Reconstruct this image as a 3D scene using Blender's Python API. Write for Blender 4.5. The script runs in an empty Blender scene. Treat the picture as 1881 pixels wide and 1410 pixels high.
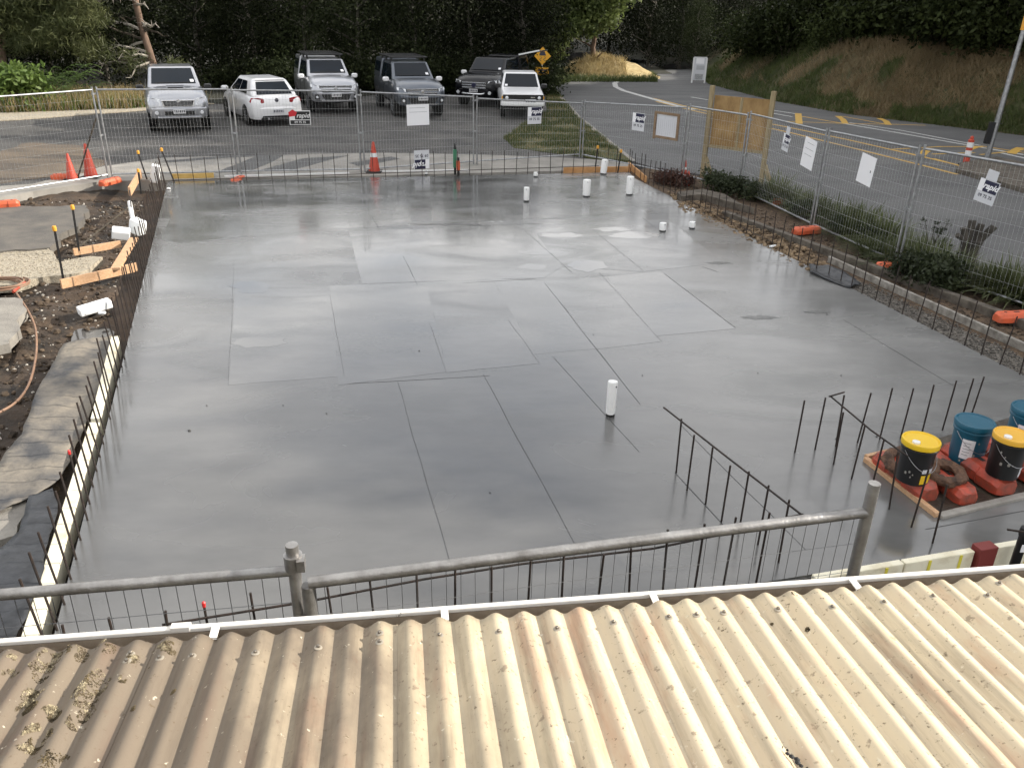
import bpy, bmesh, math, random
import numpy as np
from mathutils import Vector, Matrix, noise

random.seed(7)
SC = bpy.context.scene
COL = SC.collection
R = math.radians

# ------------------------------------------------------------------ camera
FPX, PITCH, ROLL, CAMH = 1503.5, R(24.854), R(1.187), 3.9
CX, CY = 940.5, 705.0
FW = Vector((0, math.cos(PITCH), -math.sin(PITCH)))
_u = Vector((0, math.sin(PITCH), math.cos(PITCH)))
_x = Vector((1, 0, 0))
RT = _x * math.cos(ROLL) + _u * math.sin(ROLL)
UP = _x * -math.sin(ROLL) + _u * math.cos(ROLL)
CAM = Vector((0, 0, CAMH))
cd = bpy.data.cameras.new('camera')
cam = bpy.data.objects.new('camera', cd)
COL.objects.link(cam)
m3 = Matrix((RT, UP, -FW)).transposed()
cam.matrix_world = Matrix.Translation(CAM) @ m3.to_4x4()
cd.sensor_fit = 'HORIZONTAL'
cd.sensor_width = 36
cd.lens = 36 * FPX / 1881
cd.clip_start = 0.05
cd.clip_end = 2000
SC.camera = cam

# ------------------------------------------------------------------ sky, sun, exposure
SUN_AZ, SUN_EL = R(80), R(25)           # azimuth clockwise from +Y
world = bpy.data.worlds.new('World')
SC.world = world
world.use_nodes = True
wn, wl = world.node_tree.nodes, world.node_tree.links
bg = wn['Background']
sky = wn.new('ShaderNodeTexSky')
sky.sky_type = 'NISHITA'
sky.sun_disc = False
sky.sun_elevation = SUN_EL
sky.sun_rotation = SUN_AZ
tc = wn.new('ShaderNodeTexCoord')
mp = wn.new('ShaderNodeMapping')
mp.inputs['Scale'].default_value = (1.0, 1.0, 2.6)
nz = wn.new('ShaderNodeTexNoise')
nz.inputs['Scale'].default_value = 2.6
nz.inputs['Detail'].default_value = 7
nz.inputs['Roughness'].default_value = 0.58
cr = wn.new('ShaderNodeValToRGB')
cr.color_ramp.elements[0].position = 0.27
cr.color_ramp.elements[0].color = (0, 0, 0, 1)
cr.color_ramp.elements[1].position = 0.56
cr.color_ramp.elements[1].color = (1, 1, 1, 1)
mx = wn.new('ShaderNodeMix')
mx.data_type = 'RGBA'
mx.inputs['B'].default_value = (9.2, 9.1, 9.0, 1)
wl.new(tc.outputs['Generated'], mp.inputs['Vector'])
wl.new(mp.outputs['Vector'], nz.inputs['Vector'])
wl.new(nz.outputs['Fac'], cr.inputs['Fac'])
wl.new(cr.outputs['Color'], mx.inputs['Factor'])
wl.new(sky.outputs['Color'], mx.inputs['A'])
wl.new(mx.outputs['Result'], bg.inputs['Color'])
bg.inputs['Strength'].default_value = 0.115

sd = bpy.data.lights.new('sun', 'SUN')
sun = bpy.data.objects.new('sun', sd)
COL.objects.link(sun)
sd.energy = 5.0
sd.angle = R(0.5)
sd.color = (1.0, 0.93, 0.82)
SDIR = Vector((math.sin(SUN_AZ) * math.cos(SUN_EL), math.cos(SUN_AZ) * math.cos(SUN_EL), math.sin(SUN_EL)))
sun.rotation_euler = SDIR.to_track_quat('Z', 'Y').to_euler()
sun.location = SDIR * 60

SC.view_settings.view_transform = 'Standard'
SC.view_settings.look = 'None'
SC.view_settings.gamma = 1
SC.view_settings.use_curve_mapping = False
SC.view_settings.exposure = 0.52
SC.cycles.max_bounces = 3
SC.cycles.caustics_reflective = False
SC.cycles.caustics_refractive = False
SC.cycles.diffuse_bounces = 2
SC.cycles.glossy_bounces = 2
SC.cycles.transparent_max_bounces = 6
SC.cycles.use_denoising = True
SC.cycles.use_adaptive_sampling = True
SC.cycles.adaptive_threshold = 0.04


# ------------------------------------------------------------------ helpers
def ray(px, py):
    return FW + RT * ((px - CX) / FPX) - UP * ((py - CY) / FPX)


def P(px, py, z=0.0):
    """world point seen at photo position px,py at height z"""
    d = ray(px, py)
    return CAM + d * ((z - CAMH) / d.z)


def PP(px, py, a, b):
    """world point seen at px,py on the vertical plane through a and b"""
    d = ray(px, py)
    n = Vector((-(b.y - a.y), b.x - a.x, 0))
    return CAM + d * ((a - CAM).dot(n) / d.dot(n))


def lerp(a, b, t):
    return a + (b - a) * t


class MB:
    def __init__(s):
        s.v = []
        s.f = []

    def add(s, vs, fs):
        k = len(s.v)
        s.v += [tuple(v) for v in vs]
        s.f += [tuple(i + k for i in f) for f in fs]
        return s

    def box(s, c, d, rot=None):
        x, y, z = d[0] / 2, d[1] / 2, d[2] / 2
        vs = [Vector((a, b, e)) for e in (-z, z) for b in (-y, y) for a in (-x, x)]
        if rot is not None:
            vs = [rot @ v for v in vs]
        c = Vector(c)
        return s.add([v + c for v in vs], [(0, 2, 3, 1), (4, 5, 7, 6), (0, 1, 5, 4), (2, 6, 7, 3), (0, 4, 6, 2), (1, 3, 7, 5)])

    def beam(s, a, b, w, h, up=Vector((0, 0, 1))):
        a, b = Vector(a), Vector(b)
        d = (b - a)
        L = d.length
        d.normalize()
        sx = d.cross(up)
        if sx.length < 1e-4:
            sx = Vector((1, 0, 0))
        sx.normalize()
        uz = sx.cross(d)
        rot = Matrix((sx, d, uz)).transposed()
        return s.box((a + b) / 2, (w, L, h), rot)

    def cyl(s, a, b, r0, r1=None, n=8, caps=True):
        r1 = r0 if r1 is None else r1
        a, b = Vector(a), Vector(b)
        d = (b - a).normalized()
        t = d.orthogonal().normalized()
        q = d.cross(t)
        vs = []
        for c, r in ((a, r0), (b, r1)):
            for i in range(n):
                an = 2 * math.pi * i / n
                vs.append(c + t * (r * math.cos(an)) + q * (r * math.sin(an)))
        fs = [(i, (i + 1) % n, n + (i + 1) % n, n + i) for i in range(n)]
        if caps:
            fs += [tuple(range(n - 1, -1, -1)), tuple(range(n, 2 * n))]
        return s.add(vs, fs)

    def tube(s, pts, r, n=6, caps=True):
        pts = [Vector(p) for p in pts]
        rs = r if isinstance(r, (list, tuple)) else [r] * len(pts)
        vs = []
        t = None
        for i, p in enumerate(pts):
            d = (pts[min(i + 1, len(pts) - 1)] - pts[max(i - 1, 0)]).normalized()
            if t is None:
                t = d.orthogonal().normalized()
            t = (t - d * t.dot(d))
            if t.length < 1e-5:
                t = d.orthogonal()
            t.normalize()
            q = d.cross(t)
            for k in range(n):
                an = 2 * math.pi * k / n
                vs.append(p + t * (rs[i] * math.cos(an)) + q * (rs[i] * math.sin(an)))
        fs = []
        for i in range(len(pts) - 1):
            for k in range(n):
                k2 = (k + 1) % n
                fs.append((i * n + k, i * n + k2, (i + 1) * n + k2, (i + 1) * n + k))
        if caps:
            m = (len(pts) - 1) * n
            fs += [tuple(range(n - 1, -1, -1)), tuple(range(m, m + n))]
        return s.add(vs, fs)

    def lathe(s, prof, n=16, c=(0, 0, 0), axis='Z'):
        c = Vector(c)
        vs = []
        for r, z in prof:
            for k in range(n):
                an = 2 * math.pi * k / n
                p = Vector((r * math.cos(an), r * math.sin(an), z))
                if axis == 'X':
                    p = Vector((p.z, p.x, p.y))
                vs.append(p + c)
        fs = []
        for i in range(len(prof) - 1):
            for k in range(n):
                k2 = (k + 1) % n
                fs.append((i * n + k, i * n + k2, (i + 1) * n + k2, (i + 1) * n + k))
        fs += [tuple(range(n - 1, -1, -1)), tuple(range((len(prof) - 1) * n, len(prof) * n))]
        return s.add(vs, fs)

    def loft(s, rings, caps=True):
        n = len(rings[0])
        vs = [p for r in rings for p in r]
        fs = []
        for i in range(len(rings) - 1):
            for k in range(n):
                k2 = (k + 1) % n
                fs.append((i * n + k, i * n + k2, (i + 1) * n + k2, (i + 1) * n + k))
        if caps:
            fs += [tuple(range(n - 1, -1, -1)), tuple(range((len(rings) - 1) * n, len(rings) * n))]
        return s.add(vs, fs)

    def prism(s, pts, off):
        """polygon pts extruded by vector off (front face at pts+off)"""
        pts = [Vector(p) for p in pts]
        off = Vector(off)
        n = len(pts)
        fs = [tuple(range(n - 1, -1, -1)), tuple(range(n, 2 * n))]
        fs += [(i, (i + 1) % n, n + (i + 1) % n, n + i) for i in range(n)]
        return s.add(pts + [p + off for p in pts], fs)

    def mesh(s, name, smooth=None):
        me = bpy.data.meshes.new(name)
        me.from_pydata(s.v, [], s.f)
        bm = bmesh.new()
        bm.from_mesh(me)
        bmesh.ops.recalc_face_normals(bm, faces=bm.faces)
        bm.to_mesh(me)
        bm.free()
        if smooth is not None:
            me.shade_smooth()
            if smooth < 180:
                me.set_sharp_from_angle(angle=R(smooth))
        return me

    def build(s, name, mat, parent=None, smooth=None, bevel=0, seg=2):
        o = link(name, s.mesh(name, smooth), mat, parent)
        if bevel:
            b = o.modifiers.new('bevel', 'BEVEL')
            b.width = bevel
            b.segments = seg
            b.limit_method = 'ANGLE'
            b.angle_limit = R(35)
        return o


def link(name, me, mat=None, parent=None):
    if mat is not None and not me.materials:
        me.materials.append(mat)
    o = bpy.data.objects.new(name, me)
    COL.objects.link(o)
    if parent is not None:
        o.parent = parent
    return o


def empty(name, loc=(0, 0, 0), rz=0):
    o = bpy.data.objects.new(name, None)
    COL.objects.link(o)
    o.location = loc
    o.rotation_euler = (0, 0, rz)
    o.empty_display_size = 0.2
    return o


def tag(o, label=None, cat=None, group=None, kind=None):
    if label:
        o['label'] = label
    if cat:
        o['category'] = cat
    if group:
        o['group'] = group
    if kind:
        o['kind'] = kind
    return o


def struct(o):
    o['kind'] = 'structure'
    return o


KIDS = {}


def copy_tree(o, loc=None, rz=None, parent=None):
    c = o.copy()
    COL.objects.link(c)
    c.parent = parent
    if loc is not None:
        c.location = loc
    if rz is not None:
        c.rotation_euler = (0, 0, rz)
    for ch in list(o.children):
        copy_tree(ch, parent=c)
    return c


def text_mesh(txt, size, shear=0.0, bold=0.0, align='CENTER'):
    cu = bpy.data.curves.new('txt', 'FONT')
    cu.body = txt
    cu.size = size
    cu.shear = shear
    cu.offset = bold
    cu.align_x = align
    cu.align_y = 'CENTER'
    cu.resolution_u = 2
    o = bpy.data.objects.new('txt', cu)
    COL.objects.link(o)
    dg = bpy.context.evaluated_depsgraph_get()
    me = bpy.data.meshes.new_from_object(o.evaluated_get(dg))
    bpy.data.objects.remove(o)
    return me


# ------------------------------------------------------------------ materials
def mat(name, col, rough=0.6, metal=0.0, col2=None, vscale=4.0, bump=0.0, bscale=40.0, spec=0.5, coat=0.0, detail=6, lo=0.35, hi=0.65, coords='Object', alpha=1.0, stretch=None):
    m = bpy.data.materials.new(name)
    m.use_nodes = True
    nt = m.node_tree
    b = nt.nodes['Principled BSDF']
    b.inputs['Base Color'].default_value = (*col, 1)
    b.inputs['Roughness'].default_value = rough
    b.inputs['Metallic'].default_value = metal
    b.inputs['Specular IOR Level'].default_value = spec
    b.inputs['Coat Weight'].default_value = coat
    b.inputs['Coat Roughness'].default_value = 0.08
    b.inputs['Alpha'].default_value = alpha
    if col2 is not None or bump:
        t = nt.nodes.new('ShaderNodeTexCoord')
        vec = t.outputs[coords]
        if stretch:
            mpn = nt.nodes.new('ShaderNodeMapping')
            mpn.inputs['Scale'].default_value = stretch
            nt.links.new(vec, mpn.inputs['Vector'])
            vec = mpn.outputs['Vector']
    if col2 is not None:
        n = nt.nodes.new('ShaderNodeTexNoise')
        n.inputs['Scale'].default_value = vscale
        n.inputs['Detail'].default_value = detail
        n.inputs['Roughness'].default_value = 0.62
        rr = nt.nodes.new('ShaderNodeValToRGB')
        rr.color_ramp.elements[0].position = lo
        rr.color_ramp.elements[1].position = hi
        rr.color_ramp.elements[0].color = (*col, 1)
        rr.color_ramp.elements[1].color = (*col2, 1)
        nt.links.new(vec, n.inputs['Vector'])
        nt.links.new(n.outputs['Fac'], rr.inputs['Fac'])
        nt.links.new(rr.outputs['Color'], b.inputs['Base Color'])
    if bump:
        n2 = nt.nodes.new('ShaderNodeTexNoise')
        n2.inputs['Scale'].default_value = bscale
        n2.inputs['Detail'].default_value = 4
        bp = nt.nodes.new('ShaderNodeBump')
        bp.inputs['Strength'].default_value = bump
        bp.inputs['Distance'].default_value = 0.02
        nt.links.new(vec, n2.inputs['Vector'])
        nt.links.new(n2.outputs['Fac'], bp.inputs['Height'])
        nt.links.new(bp.outputs['Normal'], b.inputs['Normal'])
    return m


def leafmat(name, col, col2, vscale=0.8, trans=0.3, spec=0.3, spread=(0.75, 1.25)):
    m = bpy.data.materials.new(name)
    m.use_nodes = True
    nt = m.node_tree
    for n in list(nt.nodes):
        nt.nodes.remove(n)
    out = nt.nodes.new('ShaderNodeOutputMaterial')
    t = nt.nodes.new('ShaderNodeTexCoord')
    n = nt.nodes.new('ShaderNodeTexNoise')
    n.inputs['Scale'].default_value = vscale
    n.inputs['Detail'].default_value = 8
    n.inputs['Roughness'].default_value = 0.75
    rr = nt.nodes.new('ShaderNodeValToRGB')
    rr.color_ramp.elements[0].position = 0.32
    rr.color_ramp.elements[1].position = 0.68
    rr.color_ramp.elements[0].color = (*col, 1)
    rr.color_ramp.elements[1].color = (*col2, 1)
    nt.links.new(t.outputs['Object'], n.inputs['Vector'])
    nt.links.new(n.outputs['Fac'], rr.inputs['Fac'])
    oi = nt.nodes.new('ShaderNodeObjectInfo')
    hs = nt.nodes.new('ShaderNodeHueSaturation')
    mr = nt.nodes.new('ShaderNodeMapRange')
    mr.inputs['To Min'].default_value = spread[0]
    mr.inputs['To Max'].default_value = spread[1]
    nt.links.new(oi.outputs['Random'], mr.inputs['Value'])
    nt.links.new(mr.outputs['Result'], hs.inputs['Value'])
    nt.links.new(rr.outputs['Color'], hs.inputs['Color'])
    d = nt.nodes.new('ShaderNodeBsdfPrincipled')
    d.inputs['Roughness'].default_value = 0.55
    d.inputs['Specular IOR Level'].default_value = spec
    tr = nt.nodes.new('ShaderNodeBsdfTranslucent')
    mxs = nt.nodes.new('ShaderNodeMixShader')
    mxs.inputs[0].default_value = trans
    nt.links.new(hs.outputs['Color'], d.inputs['Base Color'])
    nt.links.new(hs.outputs['Color'], tr.inputs['Color'])
    nt.links.new(d.outputs[0], mxs.inputs[1])
    nt.links.new(tr.outputs[0], mxs.inputs[2])
    nt.links.new(mxs.outputs[0], out.inputs['Surface'])
    return m


def slabmat(name, c0, c1, r0, r1, scale=0.7, bump=0.06):
    """power floated concrete, still damp: colour and gloss drift in broad patches and trowel arcs"""
    m = bpy.data.materials.new(name)
    m.use_nodes = True
    nt = m.node_tree
    b = nt.nodes['Principled BSDF']
    t = nt.nodes.new('ShaderNodeTexCoord')
    mpn = nt.nodes.new('ShaderNodeMapping')
    mpn.inputs['Rotation'].default_value = (0, 0, R(-14.5))
    mpn.inputs['Scale'].default_value = (0.55, 1.2, 1)
    nt.links.new(t.outputs['Object'], mpn.inputs['Vector'])
    def nzn(s, d=5, src=None):
        n = nt.nodes.new('ShaderNodeTexNoise')
        n.inputs['Scale'].default_value = s
        n.inputs['Detail'].default_value = d
        n.inputs['Roughness'].default_value = 0.6
        nt.links.new(src or mpn.outputs['Vector'], n.inputs['Vector'])
        return n
    n1 = nzn(scale)
    n2 = nzn(scale * 5, 8)
    add = nt.nodes.new('ShaderNodeMath')
    add.operation = 'MULTIPLY_ADD'
    add.inputs[1].default_value = 0.35
    nt.links.new(n2.outputs['Fac'], add.inputs[0])
    nt.links.new(n1.outputs['Fac'], add.inputs[2])
    rr = nt.nodes.new('ShaderNodeValToRGB')
    rr.color_ramp.elements[0].position = 0.5
    rr.color_ramp.elements[1].position = 0.86
    rr.color_ramp.elements[0].color = (*c0, 1)
    rr.color_ramp.elements[1].color = (*c1, 1)
    nt.links.new(add.outputs[0], rr.inputs['Fac'])
    nt.links.new(rr.outputs['Color'], b.inputs['Base Color'])
    n3 = nzn(scale * 0.9, 4)
    mr = nt.nodes.new('ShaderNodeMapRange')
    mr.inputs['From Min'].default_value = 0.35
    mr.inputs['From Max'].default_value = 0.65
    mr.inputs['To Min'].default_value = r0
    mr.inputs['To Max'].default_value = r1
    nt.links.new(n3.outputs['Fac'], mr.inputs['Value'])
    nt.links.new(mr.outputs['Result'], b.inputs['Roughness'])
    b.inputs['Specular IOR Level'].default_value = 0.5
    # the far right and near right of the pour have dried further: less film, paler paste
    sx = nt.nodes.new('ShaderNodeSeparateXYZ')
    nt.links.new(t.outputs['Object'], sx.inputs[0])
    dr = nt.nodes.new('ShaderNodeMath')
    dr.operation = 'MULTIPLY_ADD'
    dr.inputs[1].default_value = 0.26
    nt.links.new(sx.outputs['Y'], dr.inputs[0])
    nt.links.new(sx.outputs['X'], dr.inputs[2])
    dn = nt.nodes.new('ShaderNodeMath')
    dn.operation = 'MULTIPLY_ADD'
    dn.inputs[1].default_value = 3.0
    nt.links.new(n1.outputs['Fac'], dn.inputs[0])
    nt.links.new(dr.outputs[0], dn.inputs[2])
    dm = nt.nodes.new('ShaderNodeMapRange')
    dm.inputs['From Min'].default_value = 5.2
    dm.inputs['From Max'].default_value = 8.6
    dm.interpolation_type = 'SMOOTHSTEP'
    nt.links.new(dn.outputs[0], dm.inputs['Value'])
    cw = nt.nodes.new('ShaderNodeMapRange')
    cw.inputs['To Min'].default_value = 0.85
    cw.inputs['To Max'].default_value = 0.12
    nt.links.new(dm.outputs['Result'], cw.inputs['Value'])
    nt.links.new(cw.outputs['Result'], b.inputs['Coat Weight'])
    hv = nt.nodes.new('ShaderNodeHueSaturation')
    vm = nt.nodes.new('ShaderNodeMapRange')
    vm.inputs['To Min'].default_value = 1.0
    vm.inputs['To Max'].default_value = 1.7
    nt.links.new(dm.outputs['Result'], vm.inputs['Value'])
    nt.links.new(vm.outputs['Result'], hv.inputs['Value'])
    nt.links.new(rr.outputs['Color'], hv.inputs['Color'])
    nt.links.new(hv.outputs['Color'], b.inputs['Base Color'])
    b.inputs['Coat IOR'].default_value = 1.45
    cm = nt.nodes.new('ShaderNodeMath')
    cm.operation = 'MULTIPLY'
    cm.inputs[1].default_value = 0.8
    nt.links.new(mr.outputs['Result'], cm.inputs[0])
    nt.links.new(cm.outputs[0], b.inputs['Coat Roughness'])
    n3.inputs['Distortion'].default_value = 1.2
    n4 = nzn(9, 6, t.outputs['Object'])
    bp = nt.nodes.new('ShaderNodeBump')
    bp.inputs['Strength'].default_value = bump
    bp.inputs['Distance'].default_value = 0.02
    nt.links.new(n4.outputs['Fac'], bp.inputs['Height'])
    nt.links.new(bp.outputs['Normal'], b.inputs['Normal'])
    return m


def roofmat(name):
    """old cream painted iron: chalky, rust blooms, grey mould in streaks down the slope, speckle"""
    m = bpy.data.materials.new(name)
    m.use_nodes = True
    nt = m.node_tree
    L = nt.links.new
    b = nt.nodes['Principled BSDF']
    t = nt.nodes.new('ShaderNodeTexCoord')
    def nzn(sc, s, d=6, ro=0.6):
        q = nt.nodes.new('ShaderNodeMapping')
        q.inputs['Scale'].default_value = sc
        L(t.outputs['Object'], q.inputs['Vector'])
        n = nt.nodes.new('ShaderNodeTexNoise')
        n.inputs['Scale'].default_value = s
        n.inputs['Detail'].default_value = d
        n.inputs['Roughness'].default_value = ro
        L(q.outputs['Vector'], n.inputs['Vector'])
        return n
    def ramp(src, a, bb, ca=(0, 0, 0, 1), cb=(1, 1, 1, 1)):
        r = nt.nodes.new('ShaderNodeValToRGB')
        r.color_ramp.elements[0].position = a
        r.color_ramp.elements[1].position = bb
        r.color_ramp.elements[0].color = ca
        r.color_ramp.elements[1].color = cb
        L(src, r.inputs['Fac'])
        return r
    def mixc(fac, a, col):
        x = nt.nodes.new('ShaderNodeMix')
        x.data_type = 'RGBA'
        L(fac, x.inputs['Factor'])
        L(a, x.inputs['A'])
        x.inputs['B'].default_value = col
        return x.outputs['Result']
    base = ramp(nzn((1, 0.4, 1), 5).outputs['Fac'], 0.35, 0.7, (0.66, 0.555, 0.38, 1), (0.56, 0.465, 0.33, 1))
    c = base.outputs['Color']
    # pinkish primer showing through
    c = mixc(ramp(nzn((3, 0.7, 1), 3.1).outputs['Fac'], 0.54, 0.68, (0, 0, 0, 1), (.75, .75, .75, 1)).outputs['Color'], c, (0.50, 0.31, 0.20, 1))
    # left end darker: grey-brown weathering, with its dappled shade painted into the colour
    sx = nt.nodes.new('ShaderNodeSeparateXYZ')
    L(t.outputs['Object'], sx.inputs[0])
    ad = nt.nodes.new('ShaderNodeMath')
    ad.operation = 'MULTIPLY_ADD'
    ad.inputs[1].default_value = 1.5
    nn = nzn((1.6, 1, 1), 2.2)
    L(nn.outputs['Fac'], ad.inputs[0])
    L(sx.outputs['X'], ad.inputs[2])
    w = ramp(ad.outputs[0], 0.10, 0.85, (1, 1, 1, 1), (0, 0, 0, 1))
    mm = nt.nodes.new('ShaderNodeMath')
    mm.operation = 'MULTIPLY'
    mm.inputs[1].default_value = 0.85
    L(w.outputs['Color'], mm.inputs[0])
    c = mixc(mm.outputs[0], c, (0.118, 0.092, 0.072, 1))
    # dark mould streaks running down the slope
    st = ramp(nzn((14, 0.9, 1), 1.6, 8, 0.65).outputs['Fac'], 0.50, 0.70, (0, 0, 0, 1), (.45, .45, .45, 1))
    c = mixc(st.outputs['Color'], c, (0.075, 0.058, 0.043, 1))
    # dark speckle
    sp = ramp(nzn((1, 1, 1), 75, 3).outputs['Fac'], 0.63, 0.72, (0, 0, 0, 1), (.8, .8, .8, 1))
    c = mixc(sp.outputs['Color'], c, (0.13, 0.095, 0.06, 1))
    sp2 = ramp(nzn((1, 1, 1), 30, 4).outputs['Fac'], 0.64, 0.70, (0, 0, 0, 1), (.6, .6, .6, 1))
    c = mixc(sp2.outputs['Color'], c, (0.17, 0.12, 0.085, 1))
    # pale lichen flecks
    sp3 = ramp(nzn((1, 1, 1.3), 38, 5).outputs['Fac'], 0.66, 0.71, (0, 0, 0, 1), (.7, .7, .7, 1))
    c = mixc(sp3.outputs['Color'], c, (0.70, 0.64, 0.50, 1))
    L(c, b.inputs['Base Color'])
    b.inputs['Roughness'].default_value = 0.62
    b.inputs['Specular IOR Level'].default_value = 0.25
    n5 = nzn((1, 1, 1), 120, 4)
    bp = nt.nodes.new('ShaderNodeBump')
    bp.inputs['Strength'].default_value = 0.12
    bp.inputs['Distance'].default_value = 0.004
    L(n5.outputs['Fac'], bp.inputs['Height'])
    L(bp.outputs['Normal'], b.inputs['Normal'])
    return m


M = {}
M['slab'] = slabmat('floated_concrete', (0.088, 0.088, 0.086), (0.132, 0.131, 0.128), 0.13, 0.33)
M['slab_wet'] = slabmat('damp_floated_concrete', (0.098, 0.098, 0.097), (0.140, 0.140, 0.138), 0.08, 0.22, 0.9, .04)
M['slab_far'] = slabmat('wettest_floated_concrete', (0.088, 0.088, 0.086), (0.130, 0.130, 0.128), 0.11, 0.28, 0.8, .05)
M['slab_wet2'] = slabmat('drying_floated_concrete', (0.104, 0.104, 0.103), (0.146, 0.146, 0.144), 0.10, 0.26, 1.1, .05)
M['trowel'] = mat('trowel_groove', (0.075, 0.075, 0.075), 0.6)
M['smear'] = mat('cement_smear', (0.07, 0.07, 0.069), 0.3, col2=(0.115, 0.115, 0.113), vscale=14)
M['asphalt'] = mat('car_park_asphalt', (0.045, 0.044, 0.043), 0.85, col2=(0.105, 0.10, 0.093), vscale=0.9, bump=0.5, bscale=55, detail=12)
M['road'] = mat('road_chipseal', (0.082, 0.083, 0.084), 0.8, col2=(0.135, 0.135, 0.134), vscale=0.5, bump=0.4, bscale=70, detail=12, stretch=(0.5, 1.6, 1))
M['apron'] = mat('old_concrete_apron', (0.21, 0.20, 0.18), 0.85, col2=(0.33, 0.31, 0.28), vscale=1.4, bump=0.2, bscale=30, detail=10)
M['stain'] = mat('wet_stain', (0.04, 0.04, 0.04), 0.5, col2=(0.075, 0.074, 0.07), vscale=5)
M['soil'] = mat('clay_soil', (0.014, 0.011, 0.008), 0.8, col2=(0.085, 0.055, 0.033), vscale=1.5, bump=1.0, bscale=22, detail=12)
M['mud'] = mat('wet_mud', (0.03, 0.025, 0.02), 0.35, col2=(0.075, 0.06, 0.045), vscale=6, bump=0.5, bscale=25)
M['puddle'] = mat('puddle_water', (0.06, 0.055, 0.05), 0.06)
M['pad'] = mat('broken_concrete_pad', (0.20, 0.185, 0.165), 0.9, col2=(0.30, 0.28, 0.245), vscale=3, bump=0.4, bscale=40, detail=10)
M['pad_dark'] = mat('broken_asphalt_pad', (0.085, 0.08, 0.075), 0.9, col2=(0.15, 0.135, 0.115), vscale=1.8, bump=0.4, bscale=40, detail=10)
M['gravel'] = mat('crushed_gravel', (0.27, 0.235, 0.18), 0.95, col2=(0.50, 0.44, 0.34), vscale=18, bump=1.0, bscale=60, detail=8)
M['gravel_dark'] = mat('dark_scoria_gravel', (0.05, 0.045, 0.04), 0.95, col2=(0.30, 0.27, 0.23), vscale=26, bump=1.0, bscale=45, detail=8, lo=.4, hi=.75)
M['bark'] = mat('bark_chip_bed', (0.04, 0.027, 0.018), 0.95, col2=(0.15, 0.10, 0.06), vscale=20, bump=1.0, bscale=35, detail=8)
M['turf'] = mat('verge_turf', (0.03, 0.045, 0.015), 0.95, col2=(0.10, 0.10, 0.035), vscale=3, bump=0.8, bscale=40, detail=8)
M['hill'] = mat('hillside_earth', (0.035, 0.045, 0.016), 0.95, col2=(0.13, 0.10, 0.05), vscale=0.55, bump=0.8, bscale=8, detail=10)
M['forest'] = mat('forest_floor', (0.012, 0.014, 0.007), 0.98, col2=(0.03, 0.028, 0.015), vscale=1, bump=0.6, bscale=6)
M['bank'] = mat('dry_clay_bank', (0.30, 0.215, 0.09), 0.95, col2=(0.50, 0.40, 0.21), vscale=2.4, bump=1.0, bscale=6, detail=12)
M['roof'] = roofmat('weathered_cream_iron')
M['gutter'] = mat('white_gutter_paint', (0.72, 0.68, 0.62), 0.5, col2=(0.80, 0.78, 0.74), vscale=6)
M['gutter_in'] = mat('dirty_gutter_lining', (0.30, 0.24, 0.18), 0.85, col2=(0.46, 0.38, 0.29), vscale=9, bump=.3)
M['screw'] = mat('weathered_screw', (0.28, 0.25, 0.21), 0.45, metal=0.7, col2=(0.14, 0.12, 0.10), vscale=60)
M['washer'] = mat('rubber_washer', (0.33, 0.29, 0.23), 0.7)
M['lichen'] = mat('lichen_crust', (0.10, 0.075, 0.045), 0.95, col2=(0.42, 0.36, 0.24), vscale=55, lo=.42, hi=.62, detail=3)
M['lichen_dark'] = mat('moss_crust', (0.04, 0.03, 0.016), 0.95, col2=(0.17, 0.13, 0.07), vscale=40)
M['weather'] = mat('cream_weatherboard', (0.60, 0.53, 0.40), 0.7, col2=(0.52, 0.45, 0.34), vscale=4)
M['galv'] = mat('galvanised_steel', (0.42, 0.43, 0.44), 0.42, metal=0.85, col2=(0.27, 0.275, 0.28), vscale=14)
M['galv_old'] = mat('old_galvanised_pipe', (0.44, 0.43, 0.42), 0.40, metal=0.65, col2=(0.13, 0.12, 0.11), vscale=9, bump=.15, bscale=70, lo=.3, hi=.8)
M['wire_near'] = mat('dull_fence_wire', (0.16, 0.16, 0.16), 0.55, metal=0.4)
M['wire'] = mat('fence_wire', (0.50, 0.51, 0.51), 0.5, metal=0.5)
M['rebar'] = mat('rusty_rebar', (0.012, 0.010, 0.009), 0.75, col2=(0.035, 0.02, 0.014), vscale=9, bump=.4, bscale=120)
M['peg'] = mat('black_steel_post', (0.012, 0.012, 0.013), 0.5)
M['cap'] = mat('yellow_plastic_cap', (0.75, 0.36, 0.04), 0.45)
M['capred'] = mat('red_plastic_cap', (0.6, 0.03, 0.03), 0.45)
M['orange'] = mat('orange_plastic', (0.68, 0.12, 0.045), 0.55, col2=(0.40, 0.10, 0.05), vscale=6, lo=.4, hi=.8)
M['redfoot'] = mat('dirty_red_plastic', (0.50, 0.07, 0.035), 0.40, col2=(0.19, 0.065, 0.045), vscale=7, lo=.42, hi=.68, bump=.3, bscale=25)
M['mudfoot'] = mat('mud_caked_block', (0.045, 0.026, 0.018), 0.8, col2=(0.16, 0.085, 0.05), vscale=13, bump=1, bscale=30)
M['conered'] = mat('cone_orange', (0.52, 0.065, 0.035), 0.6, col2=(0.42, 0.06, 0.035), vscale=9)
M['reflect'] = mat('reflective_white', (0.75, 0.75, 0.75), 0.35)
M['black'] = mat('black_rubber', (0.014, 0.014, 0.014), 0.7)
M['blackgloss'] = mat('black_plastic', (0.012, 0.012, 0.013), 0.35)
M['timber'] = mat('pink_treated_pine', (0.52, 0.30, 0.16), 0.75, col2=(0.62, 0.40, 0.24), vscale=4, stretch=(8, 8, 8), bump=.1)
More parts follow.
